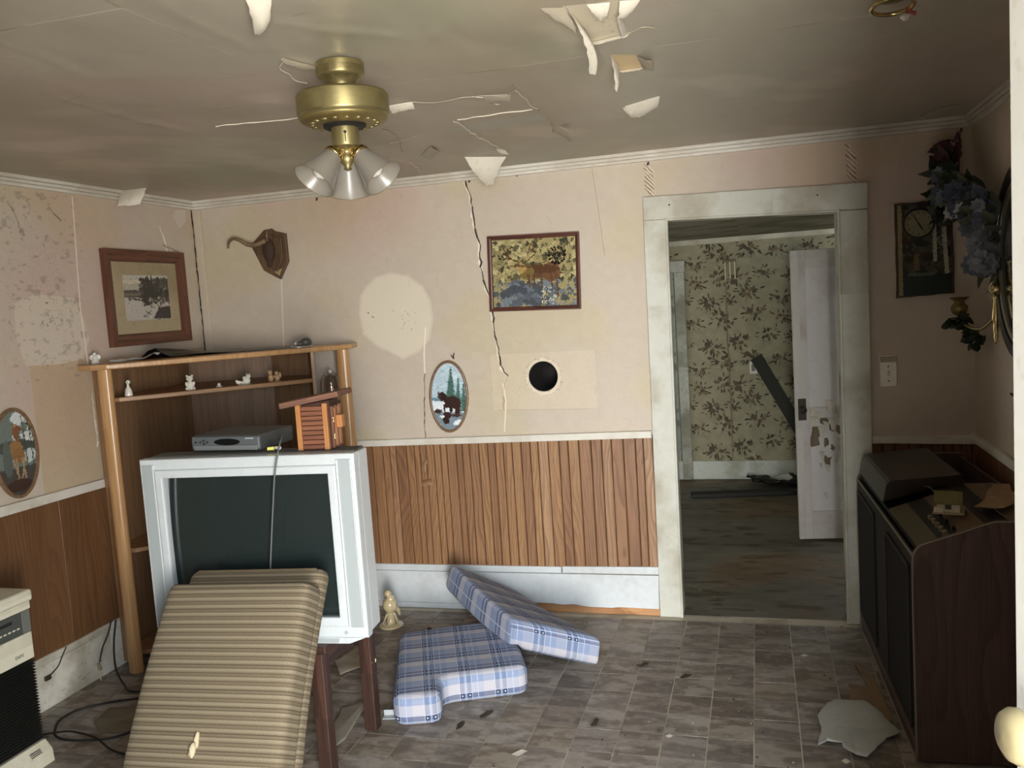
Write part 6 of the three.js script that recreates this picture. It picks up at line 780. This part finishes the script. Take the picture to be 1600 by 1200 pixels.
{
  const o = thing('floral_swag', 'dusty blue artificial flower swag with dark leaves in the right corner', 'flowers', [4.0, 2.03, 0.28]), r = rng(31);
  const lg = [leafShape(0.095, 0.024), leafShape(0.12, 0.02), leafShape(0.08, 0.03)], lm = [std({ color: '#38402f', roughness: 0.7, side: THREE.DoubleSide }), std({ color: '#5a5f4e', roughness: 0.7, side: THREE.DoubleSide }), std({ color: '#4b2f31', roughness: 0.7, side: THREE.DoubleSide }), std({ color: '#6f7680', roughness: 0.7, side: THREE.DoubleSide })];
  const fg = [petalFlower(0.058, 8, 4), petalFlower(0.046, 8, 4), petalFlower(0.036, 7, 3)], fm = ['#4b5162', '#63697a', '#80858f', '#3b4152', '#b9bbc0'].map((c) => std({ color: c, roughness: 0.75, side: THREE.DoubleSide }));
  const q = new THREE.Quaternion(), spine = new THREE.CatmullRomCurve3([[-0.03, 0.20, -0.14], [-0.06, 0.10, -0.08], [-0.05, 0.0, -0.02], [-0.03, -0.06, 0.10], [0.0, -0.08, 0.22], [-0.005, -0.14, 0.32], [0.0, -0.26, 0.36], [0.005, -0.36, 0.38]].map(V3));
  part('stem', new THREE.TubeGeometry(spine, 50, 0.006, 7), std({ color: '#3a3326', roughness: 0.8 }), o);
  for (let i = 0; i < 150; i++) { const t = r(), p = spine.getPointAt(t), a = r() * 6.283, d = new THREE.Vector3(-Math.abs(Math.cos(a)) * 0.8 - 0.1, Math.sin(a) * 1.0, (r() - 0.5) * 1.6).normalize(); q.setFromUnitVectors(new THREE.Vector3(0, 1, 0), d); const m = part('leaf', lg[i % 3], lm[t < 0.2 ? (r() < 0.6 ? 2 : 0) : t > 0.7 ? (r() < 0.5 ? 3 : 1) : (r() < 0.6 ? 0 : 1)], o, [Math.min(p.x + (r() - 0.7) * 0.05, 0.05), p.y + (r() - 0.5) * 0.06, Math.max(p.z + (r() - 0.5) * 0.06, -0.2)]); m.quaternion.copy(q); }
  const side = new THREE.CatmullRomCurve3([[-0.06, 0.17, -0.16], [-0.10, 0.08, -0.16], [-0.11, -0.02, -0.15], [-0.08, -0.14, -0.14]].map(V3)); part('stem', new THREE.TubeGeometry(side, 30, 0.004, 6), lm[0], o);
  for (let i = 0; i < 44; i++) { const t = r(), p = side.getPointAt(t), d = new THREE.Vector3(-0.5 + (r() - 0.4), (r() - 0.5) * 1.2, 0.2 + r()).normalize(); q.setFromUnitVectors(new THREE.Vector3(0, 1, 0), d); const m = part('leaf', lg[i % 3], lm[t < 0.25 ? 2 : r() < 0.7 ? 0 : 1], o, [p.x + (r() - 0.5) * 0.03, p.y, p.z + r() * 0.05]); m.quaternion.copy(q); }
  for (let i = 0; i < 40; i++) { const t = 0.28 + 0.7 * r(), p = spine.getPointAt(t), d = new THREE.Vector3(-0.6 - r() * 0.4, (r() - 0.4) * 0.8, 0.5 + r() * 0.8).normalize(); q.setFromUnitVectors(new THREE.Vector3(0, 0, 1), d); const m = part('flower', fg[i % 3], fm[t > 0.75 ? 1 + (i % 2) : i % 9 === 4 ? 4 : [0, 1, 3][i % 3]], o, [Math.min(p.x - 0.03 - 0.04 * r(), 0.03), p.y + (r() - 0.5) * 0.13, p.z + (r() - 0.5) * 0.12]); m.quaternion.copy(q); }
  const bm = std({ color: '#5b3238', roughness: 0.6 }); for (let k = 0; k < 6; k++) { const x = -0.02 - 0.02 * k + 0.05 * r(), top = [x - 0.01 * k, 0.25 - 0.015 * k, -0.14 + 0.03 * r()]; part('berry_stem', merge(tube([[-0.04, 0.06, -0.06], [(x - 0.04) / 2, 0.16, -0.10], top], 0.0025, 14, 5), ...[0, 1, 2, 3, 4, 5].map((j) => ball(0.006, lerp(-0.04, top[0], 0.45 + j * 0.11) + (r() - 0.5) * 0.02, lerp(0.06, top[1], 0.45 + j * 0.11), lerp(-0.06, top[2], 0.45 + j * 0.11), 1, 1.6, 1, 7))), bm, o); }
}
{
  const o = thing('brass_wall_sconce', 'turned brass wall sconce with a curled arm and cup', 'sconce', [W - 0.012, 1.54, 0.50]);
  const prof = [[0, 0.17], [0.010, 0.166], [0.014, 0.158], [0.010, 0.150], [0.006, 0.146], [0.009, 0.14], [0.010, 0.12], [0.008, 0.115], [0.011, 0.11], [0.011, 0.09], [0.016, 0.085], [0.024, 0.066], [0.026, 0.05], [0.020, 0.034], [0.009, 0.024], [0.010, 0.016], [0.007, 0.006], [0.011, -0.02], [0.014, -0.05], [0.015, -0.07], [0.008, -0.085], [0.011, -0.092], [0.010, -0.12], [0.007, -0.13], [0.010, -0.142], [0.006, -0.15], [0.010, -0.16], [0, -0.17]];
  part('spindle', lathe(prof, 28), brassBright, o, [-0.02, 0, 0]); part('wall_plate', rbox(0.008, 0.20, 0.04, 0.003), brassMat, o, [0.007, 0, 0]);
  part('arm', tube([[-0.02, -0.06, 0], [-0.05, -0.11, -0.10], [-0.085, -0.10, -0.20], [-0.095, -0.06, -0.28]], 0.006, 40, 8), brassMat, o); part('cup', lathe([[0, -0.045], [0.012, -0.045], [0.026, -0.036], [0.034, -0.018], [0.032, -0.002], [0.022, 0.008], [0.020, 0.018], [0.038, 0.032], [0.040, 0.035], [0.018, 0.022], [0, 0.0]], 32), std({ color: '#7d6c40', roughness: 0.4, metalness: 0.7 }), o, [-0.095, -0.015, -0.28]);
}
{
  const o = thing('ivy_spray', 'dark green artificial ivy trailing below the brass cup', 'plant', [3.955, 1.44, 0.24]), r = rng(64), q = new THREE.Quaternion(), g = [leafShape(0.05, 0.020), leafShape(0.04, 0.018)], m = [std({ color: '#2c3524', roughness: 0.7, side: THREE.DoubleSide }), std({ color: '#3d4630', roughness: 0.7, side: THREE.DoubleSide })];
  const sp = new THREE.CatmullRomCurve3([[-0.05, 0.03, 0], [-0.01, 0.03, 0], [0.02, 0.0, 0.02], [0.05, -0.05, 0.03], [0.055, -0.08, 0.03]].map(V3)); part('stem', new THREE.TubeGeometry(sp, 24, 0.003, 6), std({ color: '#33301f', roughness: 0.8 }), o);
  for (let i = 0; i < 46; i++) { const p = sp.getPointAt(r()), d = new THREE.Vector3(r() - 0.6, r() - 0.75, r() - 0.3).normalize(); q.setFromUnitVectors(new THREE.Vector3(0, 1, 0), d); const k = part('leaf', g[i % 2], m[i % 2], o, [p.x + (r() - 0.5) * 0.03, p.y + (r() - 0.5) * 0.03, p.z + (r() - 0.5) * 0.04]); k.quaternion.copy(q); }
}
solo('dried_twig', 'dark dried twig pinned on the right wall under the mirror', 'twig', merge(taperTube([[0, 0.04, -0.10], [0, 0.03, -0.03], [0, 0.0, 0.02], [0, -0.06, 0.02]], 0.005, 0.002, 20, 6), taperTube([[0, 0.01, 0.01], [0, -0.02, -0.01], [0, -0.07, -0.005]], 0.004, 0.0015, 14, 6)), std({ color: '#3b3226', roughness: 0.9 }), [W - 0.006, 1.14, 0.70]);
// ---------------------------------------------------------------- far room contents
{
  const o = thing('peeling_door', 'white panelled door with peeling paint standing ajar in the far room', 'door', [3.325, 0.0, -1.41], Math.atan2(0.12, 0.78)); // local +x runs from the free edge to the hinge side
  const m = std({ map: grime('#d4d0ca', '#a89c90', 111, { amount: 0.3, size: 2.0, spots: 0.2 }), roughness: 0.6 }), mp = std({ map: grime('#dedbda', '#b3aaa2', 112, { amount: 0.3, size: 2.0, spots: 0.2 }), roughness: 0.55 }), w = 0.76, h = 1.865;
  part('stile', rbox(0.085, h, 0.036, 0.003), m, o, [0.0425, h / 2 + 0.008, -0.018]); part('stile', rbox(0.085, h, 0.036, 0.003), m, o, [w - 0.0425, h / 2 + 0.008, -0.018]);
  for (const [y0, y1] of [[0.008, 0.19], [0.80, 0.87], [1.76, 1.873]]) part('rail', rbox(w - 0.17, y1 - y0, 0.036, 0.003, 'x'), m, o, [w / 2, (y0 + y1) / 2, -0.018]);
  part('panel', pbox(w - 0.17, 0.62, 0.014), mp, o, [w / 2, 0.495, -0.022]); part('panel', pbox(w - 0.17, 0.90, 0.014), mp, o, [w / 2, 1.315, -0.022]);
  const kn = lathe([[0, 0.05], [0.016, 0.048], [0.024, 0.036], [0.022, 0.024], [0.010, 0.016], [0.009, 0], [0.026, 0]], 24); kn.rotateX(Math.PI / 2); part('knob', kn, std({ color: '#2b221a', roughness: 0.4 }), o, [0.04, 0.86, 0]); part('lock_plate', rbox(0.05, 0.14, 0.004, 0.002), std({ color: '#3a2e24', roughness: 0.6 }), o, [0.04, 0.86, 0.001]);
  const fl = (x, y, s, k) => { const A = [x, y + s, 0.002], B = [x + s, y + s * 0.9, 0.002], C = [x + s * 0.8, y - s * 0.6, 0.02], Dp = [x + s * 0.2, y - s * 0.4, 0.025]; flap(A, B, C, Dp, [0, 0, 0.01], 6, 0.008, k, o, flakeMat); }; const r = rng(70); for (let i = 0; i < 16; i++) fl(0.07 + 0.24 * r(), 0.55 + 0.32 * r(), 0.02 + 0.035 * r(), 80 + i); for (let i = 0; i < 7; i++) fl(0.09 + 0.2 * r(), 0.25 + 0.3 * r(), 0.012 + 0.02 * r(), 120 + i);
  { const q = rng(21), bm = std({ map: woodTex(63, '#8a7a66', '#766651', '#4d4030'), roughness: 0.8 }); for (let i = 0; i < 9; i++) { const cx = 0.10 + 0.2 * q(), cy = 0.5 + 0.3 * q(), s2 = 0.015 + 0.03 * q(), pts = Array.from({ length: 9 }, (_, k) => { const a = k / 9 * 6.283, d = s2 * (0.5 + 0.9 * q()); return [cx + d * Math.cos(a) * 0.8, cy + d * Math.sin(a) * 1.2]; }); part('bare_patch', slab(pts, 0.001), bm, o, [0, 0, -0.0150 + 0.0002 * i]); } }
}
solo('leaning_board', 'dark greenish board leaning on the papered wall', 'board', (() => { const a = V3([3.085, 1.045, -3.27]), b = V3([3.66, 0.012, -2.72]), L = a.distanceTo(b), g = rbox(0.10, L, 0.02, 0.003); const v = a.clone().sub(b).normalize(), u = new THREE.Vector3(0.85, 0.5, 0.1).addScaledVector(v, -new THREE.Vector3(0.85, 0.5, 0.1).dot(v)).normalize(), n = u.clone().cross(v); g.applyMatrix4(new THREE.Matrix4().makeBasis(u, v, n)); return g; })(), std({ map: woodTex(65, '#2b2d22', '#24261a', '#171810', { freq: 30 }), roughness: 0.7 }), [3.3725, 0.548, -2.99]);
{ const o = thing('wall_outlet', 'small white outlet plate on the floral wallpaper', 'outlet', [3.06, 0.972, FZ + 0.004]); part('plate', rbox(0.062, 0.105, 0.006, 0.002), trimMat, o, [0, 0, 0.003]); part('socket', rbox(0.03, 0.06, 0.004, 0.002), std({ color: '#6f6a58', roughness: 0.5 }), o, [0, 0, 0.0065]); }
{ const o = thing('door_chime', 'three pale chime tubes hanging on the floral wallpaper', 'chime', [2.90, 1.90, FZ + 0.004]); part('bracket', rbox(0.10, 0.02, 0.02, 0.003), std({ color: '#6a6046', roughness: 0.6 }), o, [0, 0, 0.01]); for (const [x, l] of [[-0.04, 0.16], [0.0, 0.14], [0.04, 0.15]]) part('chime_tube', new THREE.CylinderGeometry(0.006, 0.006, l, 12), std({ color: '#cfc7a4', roughness: 0.4, metalness: 0.3 }), o, [x, -0.01 - l / 2, 0.012]); }
solo('black_board', 'long black board lying on the far room floor', 'board', rbox(0.82, 0.032, 0.11, 0.004, 'x'), std({ map: woodTex(66, '#1f1e1b', '#191814', '#0e0d0b'), roughness: 0.7 }), [2.945, 0.016, -2.70], [0, 0.16, 0]);
sheetThing('black_plastic', 'black plastic heap against the far room baseboard', 'plastic', [[2.96, -3.22], [3.45, -3.22], [3.5, -2.95], [3.28, -2.86], [3.05, -2.95]], 0.002, std({ color: '#141412', roughness: 0.5 }), 0.09, 17, 0.004); sheetThing('white_rag', 'crumpled white rag on the black plastic in far room', 'rag', [[3.18, -2.86], [3.30, -2.93], [3.34, -2.85], [3.27, -2.78], [3.16, -2.79]], 0.085, std({ color: '#b9b9b2', roughness: 0.9 }), 0.05, 18, 0.003);
fin(scene);
renderer.render(scene, camera);
